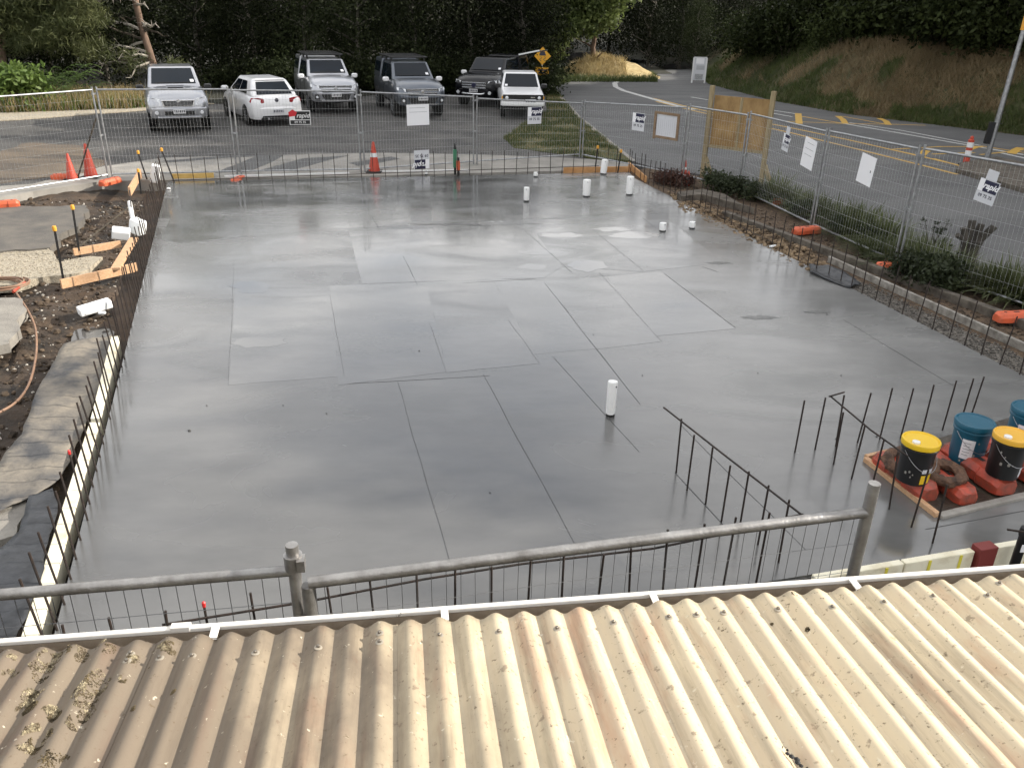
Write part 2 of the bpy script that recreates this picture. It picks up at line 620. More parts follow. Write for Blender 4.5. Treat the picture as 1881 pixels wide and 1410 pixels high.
M['timber_y'] = mat('yellow_formwork_ply', (0.50, 0.32, 0.09), 0.7, col2=(0.62, 0.42, 0.14), vscale=5)
M['timber_o'] = mat('orange_formwork_pine', (0.48, 0.24, 0.09), 0.75, col2=(0.58, 0.32, 0.14), vscale=6)
M['ply'] = mat('weathered_plywood', (0.24, 0.145, 0.055), 0.75, col2=(0.40, 0.26, 0.11), vscale=3.6, stretch=(1, 1, .6), detail=10)
M['post'] = mat('weathered_pine_post', (0.22, 0.17, 0.095), 0.8, col2=(0.38, 0.31, 0.18), vscale=5, stretch=(6, 6, .6))
M['poly'] = mat('white_polystyrene', (0.86, 0.87, 0.87), 0.75, bump=.1, bscale=150)
M['poly_c'] = mat('cream_polystyrene', (0.58, 0.50, 0.33), 0.8, col2=(0.85, 0.80, 0.63), vscale=4, lo=.25, hi=.5, bump=.1, bscale=90)
M['poly_y'] = mat('yellow_tape', (0.75, 0.66, 0.08), 0.6)
M['brickred'] = mat('dark_red_paint', (0.20, 0.035, 0.03), 0.6)
M['wrap'] = mat('white_pipe_lagging', (0.84, 0.84, 0.83), 0.7, bump=.1, bscale=60)
M['pvc'] = mat('white_pvc', (0.80, 0.80, 0.79), 0.35)
M['pvcgreen'] = mat('green_pvc', (0.05, 0.20, 0.11), 0.4)
M['geo'] = mat('geotextile_sheet', (0.07, 0.07, 0.073), 0.85, col2=(0.27, 0.235, 0.185), vscale=1.6, bump=1.0, bscale=9, detail=14, lo=.38, hi=.64)
M['dpm'] = mat('black_polythene', (0.010, 0.011, 0.013), 0.45, col2=(0.04, 0.043, 0.05), vscale=4, bump=.7, bscale=7)
M['hose'] = mat('tan_air_hose', (0.26, 0.155, 0.10), 0.6)
M['teal'] = mat('teal_bucket_plastic', (0.012, 0.10, 0.16), 0.35)
M['yellow'] = mat('yellow_lid_plastic', (0.80, 0.52, 0.02), 0.35)
M['amber'] = mat('amber_lid_plastic', (0.80, 0.45, 0.05), 0.35)
M['navy'] = mat('navy_print', (0.012, 0.013, 0.045), 0.5)
M['paper'] = mat('white_corflute', (0.88, 0.88, 0.90), 0.55)
M['corf'] = mat('grey_white_corflute', (0.62, 0.63, 0.66), 0.55)
M['ink'] = mat('faint_grey_print', (0.45, 0.46, 0.48), 0.6)
M['inkdark'] = mat('dark_print', (0.04, 0.04, 0.06), 0.6)
M['redprint'] = mat('red_print', (0.55, 0.02, 0.03), 0.5)
M['roadyel'] = mat('yellow_road_paint', (0.62, 0.38, 0.07), 0.7, col2=(0.48, 0.30, 0.07), vscale=8)
M['roadwht'] = mat('white_road_paint', (0.60, 0.60, 0.58), 0.7, col2=(0.42, 0.42, 0.41), vscale=8)
M['signyel'] = mat('amber_sign_sheet', (0.80, 0.40, 0.02), 0.4)
M['kerbc'] = mat('concrete_edging', (0.24, 0.225, 0.20), 0.85, col2=(0.36, 0.34, 0.31), vscale=5, bump=.2)
M['edgeb'] = mat('stained_concrete_edging', (0.055, 0.045, 0.035), 0.9, col2=(0.15, 0.13, 0.105), vscale=5, bump=.4)
M['framebr'] = mat('brown_frame_timber', (0.19, 0.125, 0.075), 0.75, col2=(0.27, 0.19, 0.12), vscale=6)
M['kerbw'] = mat('pale_concrete_nib', (0.15, 0.135, 0.115), 0.9, col2=(0.34, 0.32, 0.285), vscale=7, bump=.4)
M['silver'] = mat('silver_car_paint', (0.46, 0.47, 0.50), 0.30, metal=0.7, coat=0.8)
M['silver_d'] = mat('graphite_car_paint', (0.13, 0.145, 0.17), 0.30, metal=0.6, coat=0.6)
M['carwhite'] = mat('white_car_paint', (0.82, 0.82, 0.83), 0.35, coat=0.6)
M['carblack'] = mat('black_car_paint', (0.006, 0.006, 0.008), 0.25, coat=0.25, spec=.3)
M['glass'] = mat('car_glass', (0.005, 0.009, 0.015), 0.04, spec=0.3)
M['lamp'] = mat('headlamp_lens', (0.80, 0.82, 0.84), 0.12, metal=0.1)
M['chrome'] = mat('chrome_trim', (0.75, 0.76, 0.78), 0.18, metal=0.9)
M['tail'] = mat('tail_lamp_red', (0.30, 0.008, 0.015), 0.2)
M['rim'] = mat('alloy_rim', (0.42, 0.43, 0.45), 0.35, metal=0.7)
M['trunk'] = mat('pine_bark', (0.10, 0.065, 0.045), 0.95, col2=(0.22, 0.15, 0.11), vscale=6, bump=1, bscale=14, stretch=(1, 1, .3))
M['trunk_d'] = mat('dark_bark', (0.035, 0.028, 0.02), 0.95, col2=(0.09, 0.075, 0.055), vscale=6, bump=1, bscale=14, stretch=(1, 1, .3))
M['bark_pale'] = mat('pale_lichen_bark', (0.06, 0.053, 0.043), 0.95, col2=(0.17, 0.155, 0.13), vscale=5, bump=1, bscale=14, stretch=(1, 1, .3))
M['twig'] = mat('dead_grey_branch', (0.34, 0.30, 0.25), 0.9, col2=(0.50, 0.46, 0.40), vscale=8)
M['stump'] = mat('grey_stump_bark', (0.03, 0.026, 0.022), 0.95, col2=(0.085, 0.075, 0.062), vscale=9, bump=1, bscale=20, stretch=(1, 1, .3))
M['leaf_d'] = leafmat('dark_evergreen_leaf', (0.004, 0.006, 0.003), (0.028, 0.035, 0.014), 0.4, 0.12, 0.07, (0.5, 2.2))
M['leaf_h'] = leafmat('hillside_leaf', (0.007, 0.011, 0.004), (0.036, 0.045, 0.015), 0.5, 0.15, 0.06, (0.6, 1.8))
M['leaf_m'] = leafmat('mid_green_leaf', (0.09, 0.13, 0.04), (0.20, 0.24, 0.08), 0.9, 0.4)
M['leaf_p'] = leafmat('pine_needle', (0.05, 0.068, 0.026), (0.15, 0.16, 0.065), 0.8, 0.35)
M['leaf_b'] = leafmat('bright_shrub_leaf', (0.08, 0.14, 0.03), (0.17, 0.23, 0.06), 1.4, 0.35)
M['fern'] = leafmat('fern_frond_green', (0.05, 0.09, 0.025), (0.11, 0.16, 0.05), 2, 0.35)
M['dry'] = leafmat('dry_grass', (0.24, 0.18, 0.08), (0.46, 0.37, 0.19), 1.2, 0.3)
M['drybr'] = leafmat('dead_bracken', (0.12, 0.09, 0.05), (0.27, 0.205, 0.115), 0.7, 0.25)
M['grass'] = leafmat('green_grass', (0.035, 0.055, 0.016), (0.10, 0.12, 0.04), 1.0, 0.3)
M['tuss'] = leafmat('tussock_blade', (0.04, 0.055, 0.02), (0.13, 0.145, 0.06), 2, 0.25)
M['tuss2'] = leafmat('dark_shrub_leaf', (0.018, 0.026, 0.012), (0.055, 0.07, 0.03), 2, 0.2)
M['redshrub'] = leafmat('maroon_shrub_leaf', (0.05, 0.02, 0.018), (0.12, 0.06, 0.04), 3, 0.2)


# ------------------------------------------------------------------ ground sheets
def jag(pts, amp, step=0.35, seed=0):
    out = []
    n = len(pts)
    for i in range(n):
        a, b = pts[i], pts[(i + 1) % n]
        k = max(1, int((b - a).length / step))
        for j in range(k):
            p = lerp(a, b, j / k)
            w = Vector((noise.noise(p * 2.3 + Vector((seed, 0, 5))), noise.noise(p * 2.3 + Vector((9, seed, 1))), 0))
            w2 = Vector((noise.noise(p * 7 + Vector((seed, 0, 5))), noise.noise(p * 7 + Vector((9, seed, 1))), 0))
            out.append(p + w * amp + w2 * amp * .4)
    return out


def sheet(name, pts, z, thick, material, parent=None):
    pts = [Vector((p.x, p.y, z)) for p in pts]
    m = MB().prism([p - Vector((0, 0, thick)) for p in pts], (0, 0, thick))
    return m.build(name, material, parent)


def px(pts, z=0.0):
    return [P(a, b, z) for a, b in pts]


def grid_mesh(name, x0, x1, y0, y1, nx, ny, fz, material, parent=None):
    vs, fs = [], []
    for j in range(ny + 1):
        for i in range(nx + 1):
            x, y = x0 + (x1 - x0) * i / nx, y0 + (y1 - y0) * j / ny
            vs.append((x, y, fz(x, y)))
    for j in range(ny):
        for i in range(nx):
            a = j * (nx + 1) + i
            fs.append((a, a + 1, a + nx + 2, a + nx + 1))
    m = MB()
    m.v, m.f = vs, fs
    me = m.mesh(name, 180)
    return link(name, me, material, parent)


struct(grid_mesh('ground', -400, 400, -60, 700, 8, 8, lambda x, y: -0.42, M['forest']))

# car park and road as thick plates, tops at 0
car_park = struct(sheet('car_park', [Vector((-40, 18.9, 0)), P(0, 352), P(190, 331), P(305, 323), P(1080, 290), P(1160, 292), P(1060, 215), P(1015, 165), P(1020, 145), Vector((1.5, 50, 0)), Vector((-40, 50, 0))], 0.0, 0.4, M['asphalt']))
apron_pts = px([(-40, 345), (60, 338), (190, 306), (300, 290), (560, 283), (700, 281), (880, 284), (1080, 292), (1160, 300), (1150, 311), (760, 321), (300, 331), (190, 333), (60, 352), (-40, 372)])
struct(sheet('concrete_apron', apron_pts, 0.004, 0.3, M['apron']))
road = struct(sheet('road', [Vector((60, -10, 0)), Vector((9.2, -2, 0)), P(1881, 520), P(1700, 450), P(1400, 345), P(1290, 322), P(1200, 308), P(1160, 296), P(1060, 216), P(1017, 165), P(1022, 147), P(1085, 143), P(1190, 147), P(1212, 140), P(1190, 132), P(1230, 128), P(1330, 127), Vector((22, 62, 0)), Vector((40, 45, 0)), Vector((60, 30, 0))], 0.008, 0.4, M['road']))
struct(sheet('muddy_track', jag([P(-80, 300), P(60, 262), P(150, 268), P(200, 300), P(150, 318), P(60, 330), P(-80, 350)], .25, .4, 6), 0.012, 0.02, mat('muddy_asphalt', (0.06, 0.05, 0.04), 0.8, col2=(0.17, 0.13, 0.09), vscale=1.2, bump=.6, bscale=20, detail=12, stretch=(.5, 2.2, 1))))
# slab
redge = (P(1881, 690) - P(1165, 330)).normalized()
SL_FL, SL_FR = P(308, 334), P(1156, 316)
SL_NR = P(1881, 690) + redge * 3.6
SL_NL = Vector((-2.86, 3.72, 0))
near_a, near_b = P(1419, 1066), P(1881, 990)
slab = struct(sheet('concrete_slab', [SL_FL, SL_FR, P(1165, 327), P(1881, 690), SL_NR, P(1881, 990), near_a, SL_NL], 0.0, 0.38, M['slab']))


def on_slab(name, pts, z, material, jagged=0.0, seed=0):
    pts = px(pts)
    if jagged:
        pts = jag(pts, jagged, 0.3, seed)
    return sheet(name, pts, z, 0.001, material, slab)


# bays finished at different times: each is a skin of its own gloss on the slab
bays = [
    ([(432, 529), (606, 525), (624, 691), (420, 707)], 'slab_wet2'),
    ([(606, 525), (783, 518), (821, 683), (622, 707)], 'slab_wet'),
    ([(783, 518), (905, 512), (991, 667), (821, 684)], 'slab_wet2'),
    ([(905, 512), (1000, 516), (1096, 640), (979, 651)], 'slab_wet'),
    ([(1000, 516), (1115, 508), (1215, 627), (1096, 641)], 'slab_wet2'),
    ([(1115, 508), (1215, 499), (1351, 604), (1203, 617)], 'slab_wet'),
    ([(335, 345), (620, 336), (900, 328), (1130, 324), (1190, 352), (1215, 378), (1100, 396), (930, 404), (800, 412), (640, 419), (480, 432), (330, 446), (296, 440)], 'slab_far'),
    ([(640, 425), (972, 414), (1034, 490), (1000, 510), (665, 521)], 'slab_wet'),
    ([(972, 414), (1225, 402), (1330, 482), (1182, 499), (1034, 490)], 'slab_wet2'),
]
for i, (pts, mm) in enumerate(bays):
    on_slab('trowelled_bay', pts, 0.0012 + 0.0003 * (i % 3), M[mm], 0.012, i)


def groove(a, b, w=0.012, wob=0.015, seed=0, z=0.0030):
    a, b = P(*a), P(*b)
    n = max(3, int((b - a).length / 0.25))
    d = (b - a).normalized()
    sd = Vector((-d.y, d.x, 0))
    left, right = [], []
    for i in range(n + 1):
        t = i / n
        p = lerp(a, b, t) + sd * (noise.noise(Vector((t * 4, seed * 3.7, 0))) * wob)
        ww = .7 * w * (0.6 + 0.5 * noise.noise(Vector((t * 9, seed, 3)))) * (0.35 + 0.65 * math.sin(math.pi * min(1, max(0.0, t * .9 + .05))))
        left.append(p + sd * ww / 2)
        right.append(p - sd * ww / 2)
    return sheet('trowel_line', left + right[::-1], z, 0.002, M['trowel'], slab)


for i, (a, b, w) in enumerate([((730, 700), (826, 1030), .014), ((888, 688), (1058, 1002), .018), ((1000, 520), (1175, 742), .02), ((1088, 421), (1182, 498), .018), ((1214, 498), (1351, 602), .013),
                               ((1549, 587), (1754, 710), .012), ((606, 542), (632, 691), .012), ((789, 594), (820, 683), .012), ((933, 586), (991, 667), .014), ((1100, 500), (1215, 627), .012),
                               ((800, 418), (1000, 410), .02), ((680, 395), (700, 425), .016), ((740, 470), (768, 525), .018), ((1180, 400), (1212, 425), .016), ((850, 520), (985, 512), .01),
                               ((1015, 655), (1175, 830), .009), ((640, 705), (900, 690), .008), ((1240, 868), (1330, 965), .022), ((1085, 1000), (1040, 1010), .01), ((960, 420), (1050, 500), .01), ((1290, 490), (1320, 500), .01), ((430, 480), (420, 707), .006), ((1250, 780), (1480, 1010), .008)]):
    groove(a, b, w, 0.012, i)
for i, (cx, cy, w, h) in enumerate([(1395, 583, 30, 5), (1500, 573, 22, 4), (1320, 483, 22, 3), (820, 412, 60, 2.5)]):
    ring = [(cx + w * math.cos(k * .2) * (1 + .8 * noise.noise(Vector((k * .7, i, 0)))), cy + .7 * h * math.sin(k * .2) * (1 + 1.2 * noise.noise(Vector((k * .7, i, 7))))) for k in range(31)]
    on_slab('cement_smear', ring, 0.0026, M['smear'])
M['film'] = mat('water_film', (0.11, 0.11, 0.11), 0.05, spec=0.6, coat=.8)
for i, (cx, cy, w, h) in enumerate([(1078, 488, 34, 10), (985, 463, 34, 5), (978, 490, 26, 5), (1165, 432, 46, 6), (1128, 421, 34, 4), (475, 628, 46, 10), (462, 527, 34, 12), (1030, 432, 40, 4)]):
    ring = [(cx + w * math.cos(k * .3) * (1 + .45 * noise.noise(Vector((k * .5, i, 0)))), cy + h * math.sin(k * .3) * (1 + .6 * noise.noise(Vector((k * .5, i, 7))))) for k in range(21)]
    on_slab('water_film', ring, 0.0021, M['film'])
# clods and chips dropped on the slab
for i, (cx, cy, r) in enumerate([(348, 791, .022), (1519, 578, .016), (1180, 690, .012), (1545, 690, .012), (1392, 686, .012), (1537, 806, .02), (520, 745, .01), (600, 760, .012), (1090, 615, .012), (1610, 802, .016), (770, 645, .014), (1460, 830, .012), (380, 745, .012), (900, 905, .01)]):
    c = P(cx, cy)
    r *= .75
    m = MB()
    m.lathe([(r * .2, 0), (r, .001), (r * .8, r * .5), (r * .1, r * .8)], 6, (c.x, c.y, .004))
    tag(m.build('concrete_crumb', M['trowel']), 'small dark crumb of mud lying on the wet concrete slab', 'crumb', 'crumbs dropped on the slab')

# ------------------------------------------------------------------ excavated ground on the left
def soil_z(x, y):
    p = Vector((x, y, 0))
    e = -0.24 + 0.09 * noise.noise(p * 0.55) + 0.06 * noise.noise(p * 1.7) + 0.035 * noise.noise(p * 5.0) + 0.02 * noise.noise(p * 13)
    # distance left of the slab edge
    ex = -4.46 - 0.3325 * (y - 8.56)
    d = ex - x
    e += 0.06 * min(1.0, max(0.0, (d - 1.2) / 1.5))
    pd2 = (Vector((x, y, 0)) - Vector((-5.25, 9.75, 0))).length
    e -= 0.12 * max(0, 1 - pd2 / 1.1)
    # bank down from the broken pads into the trench on the near left
    return min(e, -0.05)


struct(grid_mesh('excavated_soil', -15, -2.2, 2.0, 19.6, 150, 200, soil_z, M['soil']))


def pad(name, pts, z, material, amp, seed, th=0.12):
    o = sheet(name, jag(jag(px(pts, z), amp, 0.16, seed), .025, .05, seed + 3), z, th, material)
    return struct(o)


pad('asphalt_pad', [(-60, 372), (60, 380), (158, 376), (164, 392), (150, 404), (140, 415), (112, 428), (96, 452), (-60, 470)], -0.02, M['pad_dark'], 0.13, 3)
pad('gravel_pad', [(-60, 460), (30, 452), (84, 449), (96, 462), (112, 480), (160, 470), (185, 472), (175, 492), (120, 505), (60, 512), (28, 522), (-60, 528)], -0.05, M['gravel'], 0.09, 5)
pad('broken_concrete_pad', [(-60, 540), (40, 549), (50, 566), (32, 588), (38, 606), (12, 632), (-60, 650)], -0.02, M['pad'], 0.10, 8)
pad('lower_concrete_pad', [(-60, 915), (40, 905), (46, 940), (20, 985), (-60, 1010)], -0.09, M['pad'], 0.06, 9)
struct(sheet('puddle', jag(px([(140, 598), (190, 590), (208, 604), (196, 628), (150, 640), (128, 625)], -.2), 0.05, .2, 4), -0.245, 0.01, M['puddle']))
# loose stones and clods
def stone_mesh(name, seed, material):
    rnd = random.Random(seed)
    bm = bmesh.new()
    bmesh.ops.create_icosphere(bm, subdivisions=1, radius=1)
    for v in bm.verts:
        v.co *= 0.7 + 0.5 * rnd.random()
        v.co.z *= 0.65
    me = bpy.data.meshes.new(name)
    bm.to_mesh(me)
    bm.free()
    me.materials.append(material)
    return me


def scatter(name, label, cat, polys, n, rmin, rmax, material, zf, seed, nsub=1):
    """loose stones nobody could count: one object"""
    rnd = random.Random(seed)
    base = []
    bm = bmesh.new()
    bmesh.ops.create_icosphere(bm, subdivisions=1, radius=1)
    bv = [v.co.copy() for v in bm.verts]
    bf = [tuple(v.index for v in f.verts) for f in bm.faces]
    bm.free()
    m = MB()
    xs = [p.x for p in polys]
    ys = [p.y for p in polys]

    def inside(x, y):
        c = False
        j = len(polys) - 1
        for i in range(len(polys)):
            a, b = polys[i], polys[j]
            if (a.y > y) != (b.y > y) and x < (b.x - a.x) * (y - a.y) / (b.y - a.y) + a.x:
                c = not c
            j = i
        return c
    k = 0
    tries = 0
    while k < n and tries < n * 12:
        tries += 1
        x, y = rnd.uniform(min(xs), max(xs)), rnd.uniform(min(ys), max(ys))
        if not inside(x, y):
            continue
        k += 1
        r = rmin + (rmax - rmin) * rnd.random() ** 3
        rot = Matrix.Rotation(rnd.random() * 6.28, 3, 'Z') @ Matrix.Rotation(rnd.random() * .8, 3, 'X')
        z = zf(x, y)
        m.add([rot @ Vector((v.x * r * rnd.uniform(.7, 1.3), v.y * r * rnd.uniform(.7, 1.2), v.z * r * rnd.uniform(.5, .9))) + Vector((x, y, z + r * .2)) for v in bv], bf)
    o = m.build(name, material)
    return tag(o, label, cat, kind='stuff')


M['clod'] = mat('soil_clod', (0.022, 0.016, 0.011), 0.9, col2=(0.12, 0.085, 0.055), vscale=5, detail=3)
M['chip'] = mat('pale_stone_chip', (0.25, 0.23, 0.20), 0.9, col2=(0.52, 0.48, 0.42), vscale=4, detail=3)
M['rubble'] = mat('clay_rubble', (0.06, 0.04, 0.025), 0.95, col2=(0.28, 0.20, 0.12), vscale=5, detail=3)
scatter('soil_clods', 'brown clods of clay scattered over the excavated soil left of the slab', 'soil', [Vector((-11, 17.5, 0)), Vector((-8.4, 18.4, 0)), Vector((-4.1, 6.2, 0)), Vector((-5.4, 6.4, 0)), Vector((-7.6, 10, 0)), Vector((-9.5, 13, 0))], 2600, .008, .06, M['clod'], soil_z, 1)
scatter('stone_chips', 'pale stone chips lying in the excavated soil left of the slab', 'stones', [Vector((-10, 17.5, 0)), Vector((-8.2, 18.4, 0)), Vector((-4.3, 6.8, 0)), Vector((-5.0, 6.4, 0)), Vector((-7.0, 10, 0)), Vector((-8.5, 13, 0))], 900, .006, .028, M['chip'], soil_z, 2)
scatter('gravel_stones', 'pale gravel stones on the sunlit pad at the left edge', 'gravel', px([(-60, 462), (84, 452), (112, 478), (160, 472), (170, 490), (60, 510), (-60, 526)], -.05), 1800, .005, .018, M['gravel'], lambda x, y: -0.05, 3)

# geotextile sheet with folds
def drape(name, outline_px, material, z0, amp, label, cat, seed, nx=50, ny=90, hang=0.0):
    pts = [P(a, b, z0) for a, b in outline_px]
    bm = bmesh.new()
    vs = [bm.verts.new(p) for p in jag(pts, .04, .1, seed)]
    f = bm.faces.new(vs)
    bmesh.ops.triangulate(bm, faces=[f])
    for _ in range(5):
        es = [e for e in bm.edges if e.calc_length() > 0.085]
        if not es:
            break
        bmesh.ops.subdivide_edges(bm, edges=es, cuts=1)
        bmesh.ops.triangulate(bm, faces=bm.faces[:])
    for v in bm.verts:
        p = v.co.copy()
        q = Vector((p.x * 1.0 + p.y * .33, p.y * .35 - p.x * .1, seed))
        v.co.z = z0 + amp * (noise.noise(q * 2.2) + .6 * noise.noise(q * 6) + .35 * noise.noise(p * 7) + .2 * abs(noise.noise(q * 14))) + hang
    bmesh.ops.recalc_face_normals(bm, faces=bm.faces)
    me = bpy.data.meshes.new(name)
    bm.to_mesh(me)
    bm.free()
    me.shade_smooth()
    o = link(name, me, material)
    md = o.modifiers.new('thickness', 'SOLIDIFY')
    md.thickness = 0.006
    return tag(o, label, cat)


drape('geotextile_sheet', [(118, 632), (150, 622), (205, 612), (214, 640), (192, 695), (172, 745), (140, 820), (110, 880), (70, 912), (0, 945), (-60, 960), (-60, 905), (0, 850), (40, 800), (62, 740), (85, 690)], M['geo'], -0.08, 0.05, 'creased grey and tan geotextile sheet lying beside the left edge of the slab', 'sheet', 2)
drape('black_polythene_sheet', [(55, 908), (98, 898), (104, 925), (92, 985), (82, 1045), (62, 1110), (30, 1180), (-60, 1260), (-60, 1040), (0, 1010), (35, 980), (48, 940)], M['dpm'], -0.02, 0.05, 'crumpled black polythene sheet in the near left corner by the cream edge strip', 'sheet', 6)

# cream polystyrene edge strip outside the near part of the left edge
def strip_piece(a, b, label):
    o = MB()
    a0, a1 = a
    b0, b1 = b
    pts = [P(*a0, -.02), P(*a1, -.02), P(*b1, -.02), P(*b0, -.02)]
    o.prism([p - Vector((0, 0, .2)) for p in pts], (0, 0, .2))
    return tag(o.build('edge_strip', M['poly_c'], bevel=.006), label, 'edge strip', 'cream strips along the left edge of the slab')


strip_piece(((166, 768), (185, 768)), ((204, 618), (221, 616)), 'shorter far piece of the cream polystyrene strip along the left slab edge')
strip_piece(((28, 1200), (62, 1200)), ((164, 775), (183, 775)), 'long near piece of the cream polystyrene strip along the left slab edge')

# ------------------------------------------------------------------ right hand bed, edging and verge
bed_pts = [P(1150, 312), P(1200, 306), P(1290, 322), P(1400, 345), P(1700, 450), P(1881, 520), Vector((9.0, 10.5, 0)), Vector((8.9, 7.5, 0)), Vector((6.4, 7.6, 0)), P(1881, 692), P(1500, 500), P(1165, 328)]
struct(sheet('garden_bed', bed_pts, -0.03, 0.3, M['bark']))
struct(sheet('gravel_strip', jag([P(1520, 512), P(1881, 690), Vector((6.55, 8.1, 0)), Vector((6.95, 8.2, 0)), P(1881, 655), P(1640, 545), P(1560, 505)], 0.03, .3, 2), -0.02, 0.05, M['gravel_dark']))
scatter('scoria_chips', 'grey and white gravel chips between the slab and the right hand edging', 'gravel', px([(1545, 515), (1600, 520), (1881, 652), (1881, 688), (1700, 602)]), 1700, .007, .022, M['gravel_dark'], lambda x, y: -0.015, 4)
scatter('clay_rubble', 'brown clay rubble heaped along the right edge of the slab', 'rubble', px([(1225, 350), (1290, 372), (1400, 420), (1480, 455), (1530, 490), (1490, 500), (1380, 445), (1250, 385)]), 2600, .008, .055, M['rubble'], lambda x, y: -0.03 + 0.1 * max(0, noise.noise(Vector((x, y, 0)) * 1.2)), 5)
scatter('bed_chips', 'bark and stone chips around the shrubs in the garden bed', 'bark', px([(1190, 330), (1290, 345), (1400, 385), (1600, 465), (1881, 590), (1881, 640), (1500, 470), (1300, 380)]), 1600, .008, .04, M['clod'], lambda x, y: -0.03, 6)
# timber/concrete edging nib
for nm, a, b, w, h, mt, lab in [('edging_beam', (1522, 478), (1990, 690), .055, .12, 'kerbw', 'long pale concrete edging beam between the gravel strip and the right fence'),
                                ('garden_edging', (1330, 395), (1960, 628), .13, .15, 'edgeb', 'wide grey concrete garden edging under the right fence')]:
    o = MB().beam(P(*a) + Vector((0, 0, .02)), P(*b) + Vector((0, 0, .02)), w, h).build(nm, M[mt], bevel=.012)
    tag(o, lab, 'edging')
# kerb block at the near end of the curved nib
nib = [P(1243, 362), P(1290, 356), P(1330, 366), P(1360, 384), P(1385, 392), P(1330, 378), P(1290, 366), P(1250, 370)]
tag(MB().prism([p - Vector((0, 0, .1)) for p in nib], (0, 0, .22)).build('curved_nib', M['edgeb'], bevel=.01), 'short curved concrete nib among the rubble at the far end of the right edge', 'edging')
# black polythene lump and white scrap by the right slab edge
drape('polythene_bundle', [(1486, 486), (1520, 490), (1562, 507), (1584, 520), (1562, 527), (1520, 514), (1490, 500)], M['dpm'], 0.03, 0.05, 'bundle of black polythene tucked against the right edge of the slab', 'polythene', 9)
tag(MB().box(P(1420, 452, .02), (.14, .05, .03), Matrix.Rotation(.5, 3, 'Z')).build('polystyrene_scrap', M['poly'], bevel=.005), 'small white polystyrene scrap on the soil by the right slab edge', 'scrap')

# grass verge wedge between car park and road
verge = px([(1003, 178), (1016, 160), (1062, 216), (1162, 296), (1085, 291), (945, 272), (925, 255), (965, 225), (1005, 205)])
struct(sheet('grass_verge', jag(verge, .08, .5, 1), 0.02, 0.06, M['turf']))
struct(sheet('far_verge', px([(1010, 150), (1017, 130), (1075, 128), (1130, 135), (1210, 141), (1190, 149), (1085, 144), (1022, 148)]), 0.03, 0.3, M['turf']))
struct(sheet('road_edge_strip', px([(1016, 166), (1020, 164), (1066, 215), (1168, 297), (1160, 297), (1060, 217)]), 0.026, 0.02, M['kerbc']))

# stains on the apron
for i, pts in enumerate([[(395, 318), (470, 288), (520, 286), (505, 296), (455, 316)], [(470, 315), (560, 291), (640, 286), (600, 296), (540, 312)], [(300, 296), (420, 286), (560, 284), (420, 290), (310, 299)], [(640, 300), (720, 288), (735, 292), (660, 306)]]):
    sheet('wet_stain', jag(px(pts), .05, .2, i), 0.0075, 0.003, M['stain'], bpy.data.objects['concrete_apron'])

# ------------------------------------------------------------------ lean-to roof in the foreground
G0 = P(940, 1108, 2.4)
gd = (P(1881, 1040, 2.4) - P(0, 1178, 2.4)).normalized()
RZ = math.atan2(gd.y, gd.x)
lean = empty('lean_to', (G0.x, G0.y, 2.4), RZ)
tag(lean, 'weathered cream corrugated iron lean-to roof with white gutter in the foreground', 'roof')
SLOPE = 0.103
PITCH_C = 0.0762
Rinv = Matrix.Rotation(-RZ, 3, 'Z')


def roof_local(pxx, pyy):
    """photo position on the roof plane -> lean-to local x,y"""
    z = 2.42
    for _ in range(6):
        q = Rinv @ (P(pxx, pyy, z) - Vector((G0.x, G0.y, z)))
        z = 2.4 + 0.012 - q.y * SLOPE
    return q.x, q.y


PH = roof_local(857, 1127)[0]


def corr(x):
    return 0.0098 * math.cos(2 * math.pi * (x - PH) / PITCH_C)


x0 = PH - PITCH_C * 27 + PITCH_C * 0.25
ns = 7
for k in range(ns):
    a = x0 + k * PITCH_C * 8
    b = a + PITCH_C * 8.35
    nxs = 110
    ny = 16
    ye = -0.054 + random.uniform(-.004, .004)
    vs, fs = [], []
    for j in range(ny + 1):
        y = ye + (-2.6 - ye) * (j / ny) ** 1.6
        for i in range(nxs + 1):
            x = a + (b - a) * i / nxs
            edge = 0.0016 * (k % 2) + 0.0012 * (1 if i > nxs - 5 else 0)
            dent = 0.0035 * noise.noise(Vector((x * 5, y * 3, 1)))
            vs.append((x, y, -y * SLOPE + corr(x) + edge + dent + 0.0009 * k % 0.002))
    for j in range(ny):
        for i in range(nxs):
            q = j * (nxs + 1) + i
            fs.append((q, q + nxs + 1, q + nxs + 2, q + 1))
    m = MB()
    m.v, m.f = vs, fs
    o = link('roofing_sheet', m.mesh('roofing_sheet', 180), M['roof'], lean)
    md = o.modifiers.new('thickness', 'SOLIDIFY')
    md.thickness = 0.0025
    md.offset = -1
# gutter
gl, gr = -2.3, 2.9
m = MB()
m.box(((gl + gr) / 2, 0.0, -0.004), (gr - gl, 0.017, 0.014))
m.box(((gl + gr) / 2, 0.004, -0.062), (gr - gl, 0.006, 0.104))
gut = m.build('gutter', M['gutter'], lean, bevel=.003)
m = MB()
m.box(((gl + gr) / 2, -0.0045, -0.060), (gr - gl, 0.004, 0.094))
m.box(((gl + gr) / 2, -0.062, -0.108), (gr - gl, 0.115, 0.006))
m.box(((gl + gr) / 2, -0.122, -0.055), (gr - gl, 0.006, 0.10))
m.build('gutter_lining', M['gutter_in'], gut)
for (bx, by) in [(817, 1124), (392, 1158), (1205, 1098), (1573, 1068)]:
    lx, _ = roof_local(bx, by)
    bk = MB().box((lx, -0.031, 0.0062), (.020, .05, .004)).box((lx, -.055, -.006), (.020, .004, .02)).build('gutter_bracket', M['gutter'], lean)
lx, _ = roof_local(330, 1148)
MB().box((lx, 0.001, 0.001), (.05, .022, .016)).build('gutter_joiner', M['gutter'], lean, bevel=.002)
